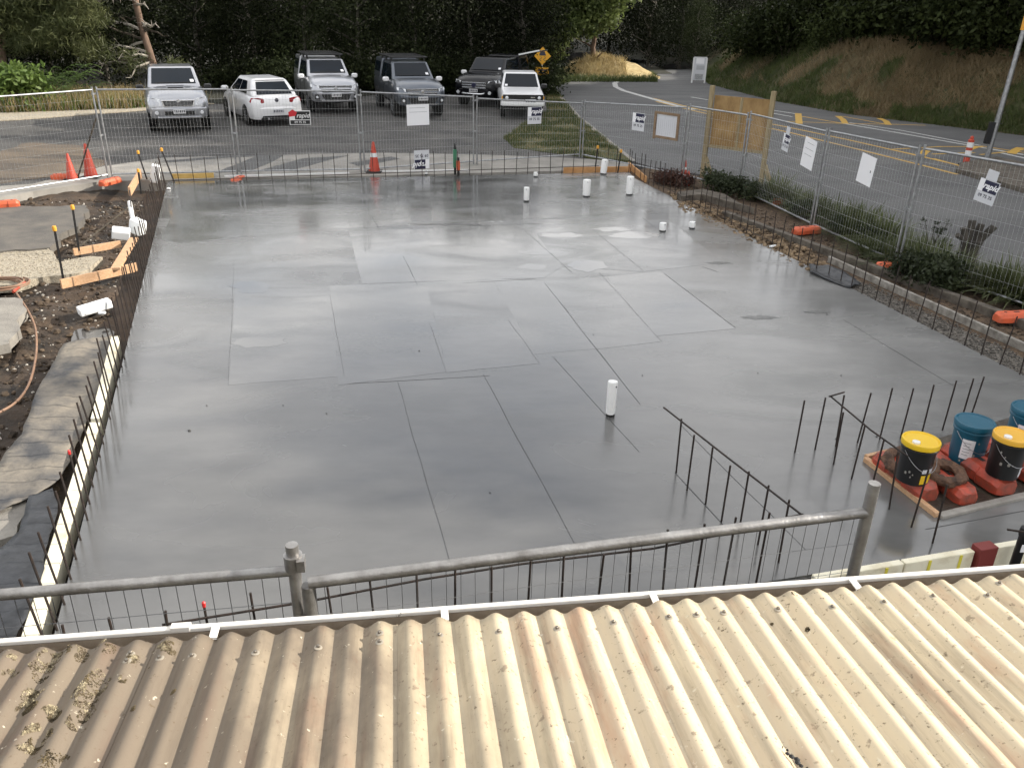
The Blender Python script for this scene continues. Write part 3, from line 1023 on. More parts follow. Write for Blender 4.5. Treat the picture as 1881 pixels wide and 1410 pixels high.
MB().box(((gl + gr) / 2, -0.19, -0.10), (gr - gl, .03, .16)).build('fascia', M['weather'], lean)
MB().box(((gl + gr) / 2, -0.32, -1.45), (gr - gl, .12, 2.7)).build('wall', M['weather'], lean)
# screws on the crests
scr = []
for a, b in [(433, 372), (568, 360), (690, 352), (923, 340), (1158, 320), (1386, 300), (1600, 277), (1830, 263), (436, 346), (1386, 268)]:
    scr.append((a / 2, 1030 + b / 2))
for a, b in [(168, 250), (375, 228), (578, 208), (685, 200), (785, 192), (995, 178), (1193, 170), (1380, 152), (1568, 130), (1768, 128), (1768, 86)]:
    scr.append((941 + a / 2, 1030 + b / 2))
wash_me = MB().lathe([(.0105, 0), (.0105, .002), (.0075, .0036), (.006, .0036)], 12).mesh('screw_washer', 50)
head_me = MB().lathe([(.0048, .003), (.0048, .0085), (.0036, .0098)], 6).mesh('roof_screw')
for a, b in scr:
    lx, ly = roof_local(a, b)
    k = round((lx - PH) / PITCH_C)
    lx = PH + k * PITCH_C
    s = link('roof_screw', head_me, M['screw'], lean)
    s.location = (lx, ly, -ly * SLOPE + 0.0098 + 0.0022)
    s.rotation_euler = (random.uniform(-.12, .12) - .1, random.uniform(-.12, .12), random.random())
    w = link('washer', wash_me, M['washer'], s)


def lichen(name, pts, rad, n, material, seed, rmin=.0015, rmax=.0055, flat=.75):
    rnd = random.Random(seed)
    m = MB()
    for _ in range(n):
        ax, ay, rr = rnd.choice(pts)
        cx, cy = roof_local(ax, ay)
        an = rnd.random() * 6.28
        d = rr * math.sqrt(rnd.random())
        x, y = cx + d * math.cos(an), cy + d * math.sin(an) * 1.25
        if noise.noise(Vector((x * 28, y * 28, seed))) < -.02:
            continue
        r = rnd.uniform(rmin, rmax)
        z = -y * SLOPE + corr(x) + .003
        rot = Matrix.Rotation(rnd.random() * 6.28, 3, 'Z') @ Matrix.Rotation(rnd.uniform(-.7, .7), 3, 'X')
        vs = [Vector((r, 0, 0)), Vector((-r * .5, r * .8, 0)), Vector((-r * .6, -r * .7, 0)), Vector((0, 0, r * flat * 1.6))]
        m.add([rot @ v + Vector((x, y, z)) for v in vs], [(0, 1, 3), (1, 2, 3), (2, 0, 3), (0, 2, 1)])
    o = m.build(name, material, lean)
    o['kind'] = 'stuff'
    return o


big = [(70, 1225, .03), (60, 1265, .025), (45, 1290, .02), (90, 1200, .025), (110, 1190, .02), (140, 1195, .02), (165, 1240, .028), (155, 1270, .03), (150, 1300, .025), (140, 1320, .02), (180, 1255, .02), (210, 1235, .015), (90, 1300, .018),
       (65, 1345, .03), (55, 1355, .025), (70, 1335, .02), (190, 1185, .02), (250, 1200, .016), (300, 1180, .016), (305, 1190, .012), (270, 1215, .01), (15, 1230, .016), (20, 1205, .01), (240, 1210, .014), (215, 1245, .01)]
lichen('lichen_crust', big, 0, 12000, M['lichen'], 3, .0012, .0045)
lichen('moss_crust', [(x + 9, y + 4, r * .8) for x, y, r in big] + [(110, 1388, .03), (130, 1380, .02), (95, 1395, .03), (290, 1275, .009), (318, 1268, .006), (240, 1300, .01)], 0, 9000, M['lichen_dark'], 4, .0012, .0042)
lichen('lichen_flecks', [(360, 1273, .012), (420, 1218, .006), (515, 1342, .007), (345, 1320, .008), (663, 1350, .006), (1150, 1132, .008), (1159, 1125, .006), (1653, 1078, .010), (1640, 1072, .01), (1485, 1148, .006), (1290, 1198, .006), (1830, 1090, .012), (1860, 1108, .01), (1765, 1105, .008), (1460, 1090, .008), (1545, 1092, .008), (1420, 1138, .006), (730, 1120, .01), (285, 1245, .012), (1330, 1150, .007)], 0, 1300, M['lichen_dark'], 8, .001, .003)
lx, ly = roof_local(1459, 1390)
m = MB()
for i in range(9):
    t = i / 8
    m.lathe([(.001, 0), (.006 * math.sin(math.pi * t) + .001, .002), (.001, .006)], 6, (lx - .012 + .028 * t + .004 * math.sin(i * 2), ly + .03 - .065 * t, -ly * SLOPE + .006))
m.build('rust_hole', M['black'], lean)


# ------------------------------------------------------------------ temporary fencing
def fence_panel(a, b, h, label, group, zbase=0.0, rail_r=.019, post_r=.021, step=.075, hstep=.2, over=.06, overa=None, overb=None, bottom=True, wire_r=.0018, post_mat='galv', h2=None, sag=False, wire_mat='wire'):
    a, b = Vector((a.x, a.y, zbase)), Vector((b.x, b.y, zbase))
    d = b - a
    L = d.length
    h2 = h if h2 is None else h2
    e = empty('temporary_fence', a, math.atan2(d.y, d.x))
    tag(e, label, 'fence panel', group)
    for x, hh, ov in ((0, h, overa), (L, h2, overb)):
        MB().cyl((x, 0, 0.02), (x, 0, hh + (over if ov is None else ov)), post_r, n=10).build('post', M[post_mat], e, smooth=40)
    MB().cyl((0, 0, h), (L, 0, h2), rail_r, n=10).build('top_rail', M[post_mat], e, smooth=40)
    if bottom:
        MB().cyl((0, 0, .10), (L, 0, .10), rail_r, n=8).build('bottom_rail', M['galv'], e, smooth=40)
    if bottom != 'near':
        for hh in (h2 * .5, h2 - .09):
            MB().box((L + .05, 0, hh), (.15, .05, .035)).cyl((L + .05, -.04, hh), (L + .05, .05, hh), .008, n=6).build('clamp', M['galv'], e)
    m = MB()
    n = int(L / step)
    for i in range(1, n):
        x = L * i / n
        top = h + (h2 - h) * i / n
        bw = (0.012 * noise.noise(Vector((i * .4, L, 0)))) if sag else 0
        m.tube([(x, .004, .10), (x + bw, .004, .6 * top), (x - bw * .3, .004, top)], wire_r, n=3, caps=False)
    k = max(2, round((min(h, h2) - .1) / hstep))
    for i in range(1, k):
        z = .10 + (h - .10) * i / k
        z2 = .10 + (h2 - .10) * i / k
        pts = [(L * t / 6, -.004, z + (z2 - z) * t / 6 + (0.006 * noise.noise(Vector((t * 1.3, i, L))) if sag else 0)) for t in range(7)]
        m.tube(pts, wire_r, n=3, caps=False)
    w = m.build('wire_mesh', M[wire_mat], e)
    w['kind'] = 'stuff'
    return e


FA, FB, FC, FD, FE, FF, FG, FH, FI = P(203, 328), P(440, 322), P(667, 318), P(873, 303), P(1067, 290), P(1252, 328), P(1358, 355), P(1490, 420), P(1645, 490)
FJ = FI + (P(1881, 578) - P(1655, 500)).normalized() * 3.1
FL = P(-75, 374)


def gap(a, b, t=0.05):
    d = (b - a).normalized()
    return a + d * t, b - d * t


gb = 'temporary fence panels along the back of the site'
gr_ = 'temporary fence panels along the right side of the site'
for a, b, h, h2, lab, g in [
    (FL, FA, 1.98, 1.98, 'galvanised mesh fence panel at far left in front of the fallen orange cones', gb),
    (FA, FB, 1.98, 1.98, 'galvanised mesh fence panel in front of the leftmost silver ute', gb),
    (FB, FC, 1.96, 1.94, 'galvanised mesh fence panel in front of the white hatchback with the black sign', gb),
    (FC, FD, 1.92, 1.72, 'galvanised mesh fence panel carrying the blank white board before the grey canopy ute', gb),
    (FD, FE, 1.68, 1.47, 'galvanised mesh fence panel in front of the grass verge and old white ute', gb),
    (FE, FF, 1.50, 1.70, 'galvanised mesh fence panel carrying the timber framed notice before the road', gb),
    (FF, FG, 1.74, 1.74, 'short galvanised mesh fence panel in front of the plywood hoarding', gr_),
    (FG, FH, 1.78, 1.84, 'galvanised mesh fence panel with one white notice right of the plywood hoarding', gr_),
    (FH, FI, 1.86, 1.93, 'galvanised mesh fence panel with a white notice, above two orange feet', gr_),
    (FI, FJ, 1.95, 1.98, 'nearest galvanised mesh fence panel at the right edge by the pruned stump', gr_)]:
    p, q = gap(a, b)
    fence_panel(p, q, h, lab, g, h2=h2)
bt, bb = PP(176, 218, FL, FA), P(142, 329)
tag(MB().tube([bt, bb], .02, n=8).build('fence_strut', M['trunk_d'], smooth=40), 'dark diagonal strut propping the fence beside the left cones', 'strut')

# near fence, just beyond the gutter
na, nb = P(-330, 1119, 1.9), P(541, 1047, 1.9)
ncx, ncd = P(566, 1070, 1.88), P(1594, 940, 1.88)
gn = 'fence panels standing just beyond the gutter'
near_panel = fence_panel(na, nb, 2.2, 'near left fence panel with a thick grey pipe rail just beyond the gutter', gn, zbase=-.3, rail_r=.022, post_r=.0245, step=.062, hstep=.155, overb=.12, wire_r=.0017, post_mat='galv_old', sag=True, bottom='near', wire_mat='wire_near')
fence_panel(ncx, ncd, 2.18, 'near right fence panel with a long grey pipe rail rising to an end post', gn, zbase=-.3, rail_r=.024, post_r=.027, step=.058, hstep=.16, overa=-.01, overb=.15, wire_r=.0015, post_mat='galv_old', sag=True, bottom='near', wire_mat='wire_near')
# sleeve clamp where the two near panels meet
c = lerp(nb, ncx, .45)
m = MB()
m.cyl((0, 0, -.035), (0, 0, .03), .036, n=14)
m.box((.03, -.02, 0), (.03, .05, .05))
o = m.build('pipe_clamp', M['galv_old'], near_panel, smooth=40)
o.location = ((nb - na).length, 0, 2.245)

# fence feet: moulded plastic blocks with a hand hole and sockets
def foot_meshes(name):
    m = MB()
    prof = [(-.34, .07), (-.28, .12), (-.10, .14), (.10, .14), (.28, .12), (.34, .07)]
    rings = []
    for x, hw in [(-.35, .06), (-.33, .095), (-.28, .115), (-.12, .12), (-.1, .105), (.1, .105), (.12, .12), (.28, .115), (.33, .095), (.35, .06)]:
        hz = .15 if abs(x) < .3 else .115
        rings.append([Vector((x, -hw, .0)), Vector((x, -hw - .005, hz * .55)), Vector((x, -hw * .78, hz * .95)), Vector((x, -hw * .45, hz)), Vector((x, hw * .45, hz)), Vector((x, hw * .78, hz * .95)), Vector((x, hw + .005, hz * .55)), Vector((x, hw, 0))])
    m.loft(rings)
    body = m.mesh(name, 22)
    sk = MB().cyl((0, 0, .146), (0, 0, .153), .024, n=10).mesh('socket')
    hh = MB().box((0, 0, .149), (.10, .04, .006)).mesh('hand_hole')
    return body, (sk, hh)


foot_body, foot_sock = foot_meshes('ballast_block')


def fence_foot(loc, rz, mt, label, group=None, z=0.0, sc=.85, tilt=(0, 0)):
    me = foot_body if mt == 'orange' else foot_body.copy()
    me.materials.clear() if mt != 'orange' else None
    if not me.materials:
        me.materials.append(M[mt])
    o = link('ballast_block', me, None)
    o.location = (loc.x, loc.y, z)
    o.rotation_euler = (tilt[0], tilt[1], rz)
    o.scale = (sc, sc, sc)
    for x in (-.2, .2):
        link('socket', foot_sock[0], M['black'], o).location = (x, 0, 0)
    link('hand_hole', foot_sock[1], M['black'], o)
    return tag(o, label, 'fence foot', group)


gf = 'orange plastic feet under the temporary fence'
fence_foot(P(203, 338), 1.3, 'orange', 'orange plastic fence foot left of the slab corner at the back fence', gf)
fence_foot(P(437, 328), 1.5, 'orange', 'orange fence foot half hidden behind the back bars before the white hatchback', gf, z=-.09)
fence_foot(P(6, 378, 0), .5, 'orange', 'orange fence foot at the far left edge on the broken asphalt', gf, z=-.02)
fence_foot(P(1481, 428), .35, 'orange', 'orange fence foot under the middle of the right hand fence', gf)
fence_foot(P(1636, 494), .35, 'orange', 'crooked orange fence foot before the grassy clumps on the right', gf)
fence_foot(P(1862, 592), .15, 'orange', 'large orange fence foot cut by the right edge of the picture', gf, z=.03)
fence_foot(P(1440, 372), .35, 'orange', 'orange fence foot hidden among plants near the plywood hoarding', gf, z=-.02, sc=.8)
fence_foot(P(120, 329), .2, 'orange', 'orange fence foot lying beside the fallen cones behind the left fence', gf)


# ------------------------------------------------------------------ signs on the fences
def board_frame(name, pxx, pyy, a, b, push=0.03):
    """empty on the fence plane, local x along the fence, local z up, facing the site"""
    c = PP(pxx, pyy, a, b)
    d = (b - a).normalized()
    n = Vector((-d.y, d.x, 0))
    if n.dot(CAM - c) < 0:
        n = -n
    xax = Vector((0, 0, 1)).cross(-n)
    e = empty(name, c + n * push, math.atan2(-n.x, n.y) + math.pi)
    return e


def txt_part(name, txt, size, mt, e, x, z, y, shear=0, bold=0, flip=False):
    me = text_mesh(txt, size, shear, bold)
    o = link(name, me, M[mt], e)
    me.materials.clear()
    me.materials.append(M[mt])
    o.location = (x, y, z)
    o.rotation_euler = (R(90), math.pi if flip else 0, 0)
    return o


def hire_sign(pxx, pyy, a, b, label, w=.46, h=.46, flip=False, tilt=0.0, tab=False):
    e = board_frame('hire_sign', pxx, pyy, a, b)
    e.rotation_euler[1] = tilt + (math.pi if flip else 0)
    tag(e, label, 'sign', 'fence hire signs tied to the mesh')
    MB().box((0, 0, 0), (w, .005, h)).build('panel', M['corf'], e)
    MB().box((-w * .36, -.0035, h * .22), (w * .24, .002, h * .5)).build('white_block', M['paper'], e)
    MB().box((w * .12, -.0036, h * .22), (w * .70, .002, h * .5)).build('logo_block', M['navy'], e, bevel=.0005)
    txt_part('logo_text', 'rapid', h * .36, 'paper', e, w * .12, h * .23, -.0052, .35, .004)
    txt_part('phone_number', '09 75 35', h * .20, 'inkdark', e, 0, -h * .22, -.0032, 0, .002)
    if tab:
        MB().box((0, 0, h * .72), (w * .55, .004, h * .42)).build('tab', M['corf'], e)
    return e


hire_sign(981, 212, FD, FE, 'white fence hire sign with navy logo in front of the grass verge', .42, .44)
hire_sign(1174, 224, FE, FF, 'white fence hire sign with navy logo left of the timber framed notice', .42, .44)
hire_sign(1446, 262, FG, FH, 'small fence hire sign with navy logo beside the left white notice', .27, .34, tilt=.1, tab=True)
hire_sign(1815, 352, FI, FJ, 'fence hire sign with navy logo and grey tab at the right edge', .33, .34, tilt=.12, tab=True)
hire_sign(774, 294, FC, FD, 'fence hire sign hanging upside down low on the back fence', .42, .5, flip=True)
# black sign over the white hatchback
e = board_frame('black_sign', 551, 216, FB, FC)
tag(e, 'black fence sign with white border and red mark in front of the white hatchback', 'sign')
MB().box((0, 0, 0), (.50, .005, .33)).build('panel', M['reflect'], e)
MB().box((.06, -.004, .05), (.35, .003, .185)).build('logo_block', M['blackgloss'], e)
MB().box((0, -.004, -.105), (.46, .003, .09)).build('number_block', M['blackgloss'], e)
m = MB()
m.prism([(-.25, -.0065, .02), (-.10, -.0065, .04), (-.06, -.0065, .12), (-.16, -.0065, .19), (-.26, -.0065, .12)], (0, .002, 0))
m.build('red_mark', M['redprint'], e)
txt_part('logo_text', 'rapid', .15, 'reflect', e, .07, .045, -.007, .3, .002)
txt_part('phone_number', '09 75 35', .075, 'reflect', e, 0, -.105, -.007, 0, .001)


def blank_board(pxx, pyy, a, b, w, h, label, tilt=0.0, lines=4):
    e = board_frame('notice_board', pxx, pyy, a, b)
    e.rotation_euler[1] = tilt
    tag(e, label, 'notice', 'blank looking white notices tied to the fence')
    MB().box((0, 0, 0), (w, .006, h)).build('panel', M['paper'], e)
    for i in range(lines):
        MB().box((random.uniform(-.03, .03) * w, -.004, h * (.34 - .2 * i)), (w * random.uniform(.5, .8), .002, .010)).build('faint_line', M['ink'], e)
    return e


blank_board(767, 211, FC, FD, .60, .50, 'large blank white board on the back fence before the grey canopy ute', 0, 2)
blank_board(1488, 282, FG, FH, .46, .56, 'white notice with faint lines on the right fence, left of two', .1, 3)
blank_board(1594, 312, FH, FI, .42, .50, 'white notice with small dark mark on the right fence, right of two', .1, 0)
e = bpy.data.objects['notice_board.002']
MB().box((.13, -.004, .0), (.02, .002, .04)).build('dark_mark', M['inkdark'], e)
# timber framed notice
e = board_frame('framed_notice', 1227, 231, FE, FF, .05)
tag(e, 'white notice in a brown timber frame on the fence left of the plywood hoarding', 'notice')
MB().box((0, 0, 0), (.66, .012, .52)).build('paper', M['corf'], e)
for (x, z, w, h) in ((0, .29, .80, .06), (0, -.29, .80, .06)):
    MB().box((x, -.015, z), (w, .03, h)).build('frame_rail', M['framebr'], e)
for (x, zz) in ((-.37, -.03), (.37, 0)):
    MB().box((x, -.018, zz), (.065, .03, .64)).build('frame_stile', M['framebr'], e)
for i in range(9):
    MB().box((-.26 + i * .065, -.008, random.uniform(-.05, .05)), (.008, .002, .38)).build('print_column', M['ink'], e)

# plywood hoarding on two posts
pa, pb = P(1290, 325), P(1397, 341)
e = empty('plywood_hoarding', pa, math.atan2((pb - pa).y, (pb - pa).x))
tag(e, 'brown plywood hoarding on two timber posts beside the road', 'hoarding')
L = (pb - pa).length
for x, hh in ((0, 2.2), (L, 2.18)):
    MB().box((x, 0, hh / 2), (.10, .10, hh)).build('post', M['post'], e, bevel=.006)
for k in range(2):
    MB().box((.06 + (L - .12) * (k + .5) / 2, .065, 1.36), ((L - .13) / 2, .018, 1.24)).build('plywood_sheet', M['ply'], e)
MB().box((L / 2, .06, 1.36), (.07, .03, 1.22)).build('batten', M['post'], e)
for x in (0, L):
    MB().beam((x + .05, -.02, .50), (x + .30, -.06, .0), .05, .09).build('brace', M['post'], e)
MB().box((L / 2, .0, .78), (L - .1, .045, .07)).build('rail', M['post'], e)

# ------------------------------------------------------------------ reinforcing bars
bar_me = MB().cyl((0, 0, -.05), (0, 0, 1), .0082, n=6).mesh('starter_bar')
bar_me.materials.append(M['rebar'])
cap_me = MB().lathe([(.011, -.03), (.012, 0), (.006, .008)], 8).mesh('bar_cap')


def bar(base, h, label, group, lx=None, ly=None, cap=False, cast=True):
    o = link('starter_bar', bar_me)
    o.location = base
    o.scale = (1, 1, h)
    o.rotation_euler = (random.gauss(0, .022) if lx is None else lx, random.gauss(0, .022) if ly is None else ly, 0)
    tag(o, label, 'rebar', group)
    if cap:
        c = link('bar_cap', cap_me, M['capred'], o)
        c.location = (0, 0, 1)
        c.scale = (1, 1, 1 / h)
    return o


def bar_row(a, b, n, h, label, group, jit=.02):
    for i in range(n):
        p = lerp(a, b, i / (n - 1))
        bar(Vector((p.x + random.gauss(0, jit * .5), p.y + random.gauss(0, jit), 0)), h * random.uniform(.93, 1.06), label, group, cap=(group == 'L' and i == n - 2))


ga = 'starter bars along the left edge of the slab'
la = 'rusty vertical starter bar in the dense row along the left slab edge'
A, B = SL_FL + Vector((.0, -.12, 0)), Vector((-2.95, 4.05, 0))
for i in range(60):
    p = lerp(A, B, i / 59)
    bar(Vector((p.x + random.gauss(0, .01), p.y + random.gauss(0, .015), 0)), .64 * random.uniform(.95, 1.08), 'rusty bar with a red cap tip in the left row, close to the near fence' if i == 53 else la, ga, lx=random.gauss(0, .02), ly=random.gauss(-.06, .022), cap=(i == 53))
for i in range(38):
    p = lerp(SL_FL + Vector((.3, .02, 0)), SL_FR + Vector((-.05, -.02, 0)), i / 37)
    bar(Vector((p.x + random.gauss(0, .012), p.y - .06, 0)), .60 * random.uniform(.93, 1.07), 'rusty vertical starter bar in the row along the back slab edge', 'starter bars along the back edge of the slab')
for i in range(46):
    p = lerp(SL_FR + Vector((.06, -.25, 0)), P(1881, 690) + redge * .9, i / 45)
    bar(Vector((p.x - .05 + random.gauss(0, .012), p.y + random.gauss(0, .012), 0)), .60 * random.uniform(.93, 1.07), 'rusty vertical starter bar in the row along the right slab edge', 'starter bars along the right edge of the slab')
for i, (a, b) in enumerate([(107, 1147), (203, 1132), (293, 1122), (375, 1108), (463, 1089), (542, 1083), (610, 1078), (685, 1068), (765, 1055), (834, 1048), (904, 1038), (971, 1029), (1036, 1024), (1103, 1016), (1166, 1007), (1232, 972), (1292, 963), (1348, 952), (1412, 940)]):
    h = .60 if i < 15 else .66
    q = P(a, b, h)
    bar(Vector((q.x, q.y, 0)), h, 'starter bar with a red cap standing just beyond the near left fence panel' if i == 3 else 'dark vertical starter bar in the near row behind the near fence', 'starter bars along the near edge of the slab', cap=(i == 3))
gi = 'starter bars standing inside the slab at the right'
for a, b in [(1242, 868), (1262, 900), (1296, 926), (1325, 958), (1358, 972), (1392, 1000), (1430, 1032)]:
    bar(P(a, b), .56, 'vertical starter bar in the diagonal row joined by one tie bar', gi)
for a, b in [(1460, 831), (1497, 826), (1535, 820), (1531, 853), (1575, 813), (1564, 880), (1616, 806), (1598, 907), (1654, 805), (1693, 797), (1731, 790), (1762, 784), (1778, 781), (1633, 935), (1674, 968), (1713, 997)]:
    bar(P(a, b), .56, 'vertical starter bar in the two rows around the bucket pit', gi)


def tie(pts, label, r=.008):
    tag(MB().tube(pts, r, n=6).build('tie_bar', M['rebar'], smooth=60), label, 'rebar')


tie([P(1219, 748, .56), P(1330, 835, .54), P(1475, 947, .54)], 'diagonal horizontal tie bar across the tops of the inner starter bars')
tie([P(1525, 727, .56), P(1600, 790, .53), P(1668, 838, .53)], 'short diagonal tie bar leading to the yellow lidded bucket')
tie([P(1523, 728, .57), P(1551, 720, .57)], 'stub of bar tied crosswise at the top of a starter bar')
tie([P(1400, 960, .52), P(1475, 944, .53)], 'stub of bar tied across the near end of the diagonal tie bar')
tie([P(298, 1147, .5), P(560, 1105, .5), P(780, 1063, .5), P(960, 1035, .5), P(1200, 1007, .5), P(1420, 962, .52)], 'long dark tie bar running along the near row of starter bars', .008)
tie([P(312, 333, .34) + Vector((.0, .1, 0)), P(600, 322, .34), P(880, 312, .36), P(1100, 305, .36)], 'long thin tie bar along the back row of starter bars')
tie([P(1190, 328, .30), P(1300, 385, .3), P(1420, 446, .3)], 'tie bar along the far part of the right row of bars', .005)

# ------------------------------------------------------------------ lagged pipes standing in the slab
def lagged_pipe(pxx, pyy, h, r, label, lean_=(0, 0), group='white lagged pipes standing in the slab'):
    e = empty('lagged_pipe', P(pxx, pyy))
    e.rotation_euler = (lean_[0], lean_[1], random.random())
    tag(e, label, 'pipe', group)
    n = 14
    prof = [(r * .96, .03), (r, .05), (r * 1.0, h - .03), (r * .93, h - .005), (r * .55, h), (r * .3, h - .004)]
    m = MB().lathe(prof, n)
    m.v = [tuple(Vector(v) + Vector((noise.noise(Vector(v) * 14) * .006, noise.noise(Vector(v) * 14 + Vector((5, 0, 0))) * .006, 0))) for v in m.v]
    m.build('lagging', M['wrap'], e, smooth=50)
    MB().lathe([(r * .9, 0), (r * .92, .034)], n).build('pipe_base', M['black'], e, smooth=50)
    MB().box((-r * .2, -r * .97, h * .88), (.016, .012, .014)).build('tape_end', M['inkdark'], e)
    return e


lagged_pipe(1121, 763, .40, .052, 'tall white lagged pipe alone in the middle of the slab')
lagged_pipe(967, 370, .31, .062, 'narrow white lagged pipe leftmost in the far pipe cluster')
lagged_pipe(1077, 361, .38, .088, 'white lagged pipe in the middle of the far pipe cluster')
lagged_pipe(1156, 358, .42, .085, 'white lagged pipe at the right of the far pipe cluster')
lagged_pipe(1108, 320, .37, .085, 'white lagged pipe at the back right corner of the slab', (0, .08))
lagged_pipe(984, 325, .12, .055, 'short white pipe stub behind the narrow lagged pipe')
lagged_pipe(1217, 425, .17, .068, 'short white pipe stub with a dark notch, left of two')
lagged_pipe(1271, 420, .14, .060, 'short white pipe stub with a dark notch, right of two')
lagged_pipe(783, 322, .13, .035, 'small white pipe stub under the upside down sign at the back edge')
# green and orange-capped conduit by the back edge
e = empty('green_conduit', P(836, 321))
tag(e, 'green conduit with black tip standing at the back edge of the slab', 'conduit')
MB().cyl((0, 0, .18), (0, 0, .62), .048, n=12).build('sleeve', M['pvcgreen'], e, smooth=40)
MB().cyl((0, 0, 0), (0, 0, .18), .03, n=10).build('base', M['black'], e, smooth=40)
MB().cyl((0, 0, .62), (0, 0, .76), .03, .012, n=10).build('tip', M['black'], e, smooth=40)
e = empty('orange_conduit', P(840, 322) + Vector((.03, -.03, 0)))
tag(e, 'short orange conduit with black ends beside the green conduit', 'conduit')
MB().cyl((0, 0, .13), (0, 0, .36), .045, n=12).build('sleeve', M['orange'], e, smooth=40)
MB().cyl((0, 0, 0), (0, 0, .13), .032, n=10).build('base', M['black'], e, smooth=40)
MB().cyl((0, 0, .36), (0, 0, .44), .03, n=10).build('tip', M['black'], e, smooth=40)

# ------------------------------------------------------------------ formwork boards, pegs, polystyrene
def board(a, b, w, h, label, mt='timber', group='formwork boards around the slab', name='formwork_board'):
    tag(MB().beam(a, b, w, h).build(name, M[mt], bevel=.003), label, 'board', group)


board(P(112, 522, -.02), P(252, 490, -.02), .045, .14, 'long near timber board reaching from the left slab edge to the black pegs')
board(P(135, 463, -.02), P(222, 448, -.02), .045, .12, 'shorter timber board behind the near one at the left edge')
board(P(212, 494, .04), P(246, 438, .04), .14, .04, 'flat timber plank laid along the left edge between two boards')
board(P(238, 352, .10), P(258, 318, .10), .05, .18, 'tilted pine board near the back left corner by the white block')
board(P(313, 328, .03) + Vector((0, .12, 0)), P(390, 326, .03) + Vector((0, .12, 0)), .04, .17, 'yellow formwork board at the left end of the back edge', 'timber_y')
board(P(1035, 313, .04), P(1158, 311, .04), .04, .15, 'orange pine formwork board at the right end of the back edge', 'timber_o')
board(P(1148, 303, .05) + Vector((.1, 0, 0)), P(1182, 330, .04) + Vector((.06, 0, 0)), .04, .16, 'orange pine formwork board turning the back right corner', 'timber_o')
tag(MB().beam(P(410, 325, .02) + Vector((0, .1, 0)), P(640, 319, .02) + Vector((0, .1, 0)), .04, .035).build('formwork_batten', M['reflect'], bevel=.003), 'thin white batten along the back edge before the white hatchback', 'batten')
tag(MB().beam(P(690, 316, .02) + Vector((0, .1, 0)), P(860, 314, .02) + Vector((0, .1, 0)), .04, .035).build('formwork_batten', M['reflect'], bevel=.003), 'thin white batten along the back edge under the upside down sign', 'batten')


def peg(base, top, h, label, z=-.1):
    b = P(*base, z)
    e = empty('steel_peg', b)
    tag(e, label, 'peg', 'black steel pegs with plastic caps')
    bestd = P(*top, z + h) - b
    tx = Vector((bestd.x * .6, 0, h))
    m = MB()
    m.beam((0, 0, -.1), tx, .034, .006, Vector((0, 1, 0)))
    m.beam((0, 0, -.1), tx, .006, .034, Vector((0, 1, 0)))
    m.cyl((0, 0, -.1), tx, .012, n=6)
    m.build('shaft', M['peg'], e)
    MB().lathe([(.026, -.03), (.03, -.028), (.032, .02), (.026, .045), (.01, .05)], 10, tx).build('cap', M['cap'], e, smooth=50)


peg((116, 514), (96, 424), .80, 'nearest yellow capped steel peg at the end of the long left board')
peg((146, 470), (125, 387), .82, 'yellow capped steel peg just behind the nearest one on the left')
peg((274, 338), (257, 276), .72, 'leaning yellow capped steel peg by the white block in the back left corner')
peg((322, 334), (319, 262), .72, 'upright yellow capped steel peg at the back left slab corner', 0)
peg((1093, 310), (1095, 262), .55, 'yellow capped steel peg left of the corner lagged pipe', 0)
peg((1134, 318), (1138, 270), .55, 'yellow capped steel peg right of the corner lagged pipe', 0)
peg((258, 348), (252, 315), .42, 'short capped peg holding the tilted pine board')


def foam(pxx, pyy, d, rz, label, z=0.0, tilt=(0, 0)):
    o = MB().box((0, 0, d[2] / 2), d).build('polystyrene_block', M['poly'], bevel=.02, seg=3)
    o.location = P(pxx, pyy, z)
    o.rotation_euler = (tilt[0], tilt[1], rz)
    tag(o, label, 'polystyrene', 'white polystyrene offcuts left of the slab')


foam(176, 571, (.44, .15, .12), .75, 'white polystyrene block lying on the mud by the left bars', -.12, (.1, -.1))
foam(188, 577, (.10, .06, .04), .2, 'tiny polystyrene crumb right of the lying block', -.12)
foam(160, 577, (.07, .05, .03), .9, 'tiny polystyrene crumb left of the lying block', -.12)
foam(222, 436, (.30, .24, .16), .4, 'white polystyrene lump left of two behind the boards', -.05, (.2, .2))
foam(252, 428, (.24, .20, .26), -.3, 'white polystyrene lump right of two against the bars', -.05, (0, .3))
foam(284, 335, (.20, .16, .42), .3, 'upright white polystyrene block at the back left corner', -.06, (.1, .25))
foam(310, 348, (.08, .05, .04), .3, 'polystyrene crumb on the slab at its back left corner', .002)
tag(MB().cyl(P(238, 372, .1), P(248, 425, .0), .045, n=12).build('pvc_pipe', M['pvc'], smooth=40), 'short white plastic pipe leaning beside the polystyrene lumps', 'pipe')
tag(MB().tube([P(140, 458, -.05), P(180, 425, .02), P(234, 383, .18)], .014, n=6).build('loose_bar', M['trunk_d']), 'loose brown bar lying across the mud left of the slab', 'rebar')
tag(MB().tube([P(238, 350, .3), P(243, 400, .0)], .012, n=6).build('loose_bar', M['rebar']), 'short dark bar propped beside the white plastic pipe', 'rebar')

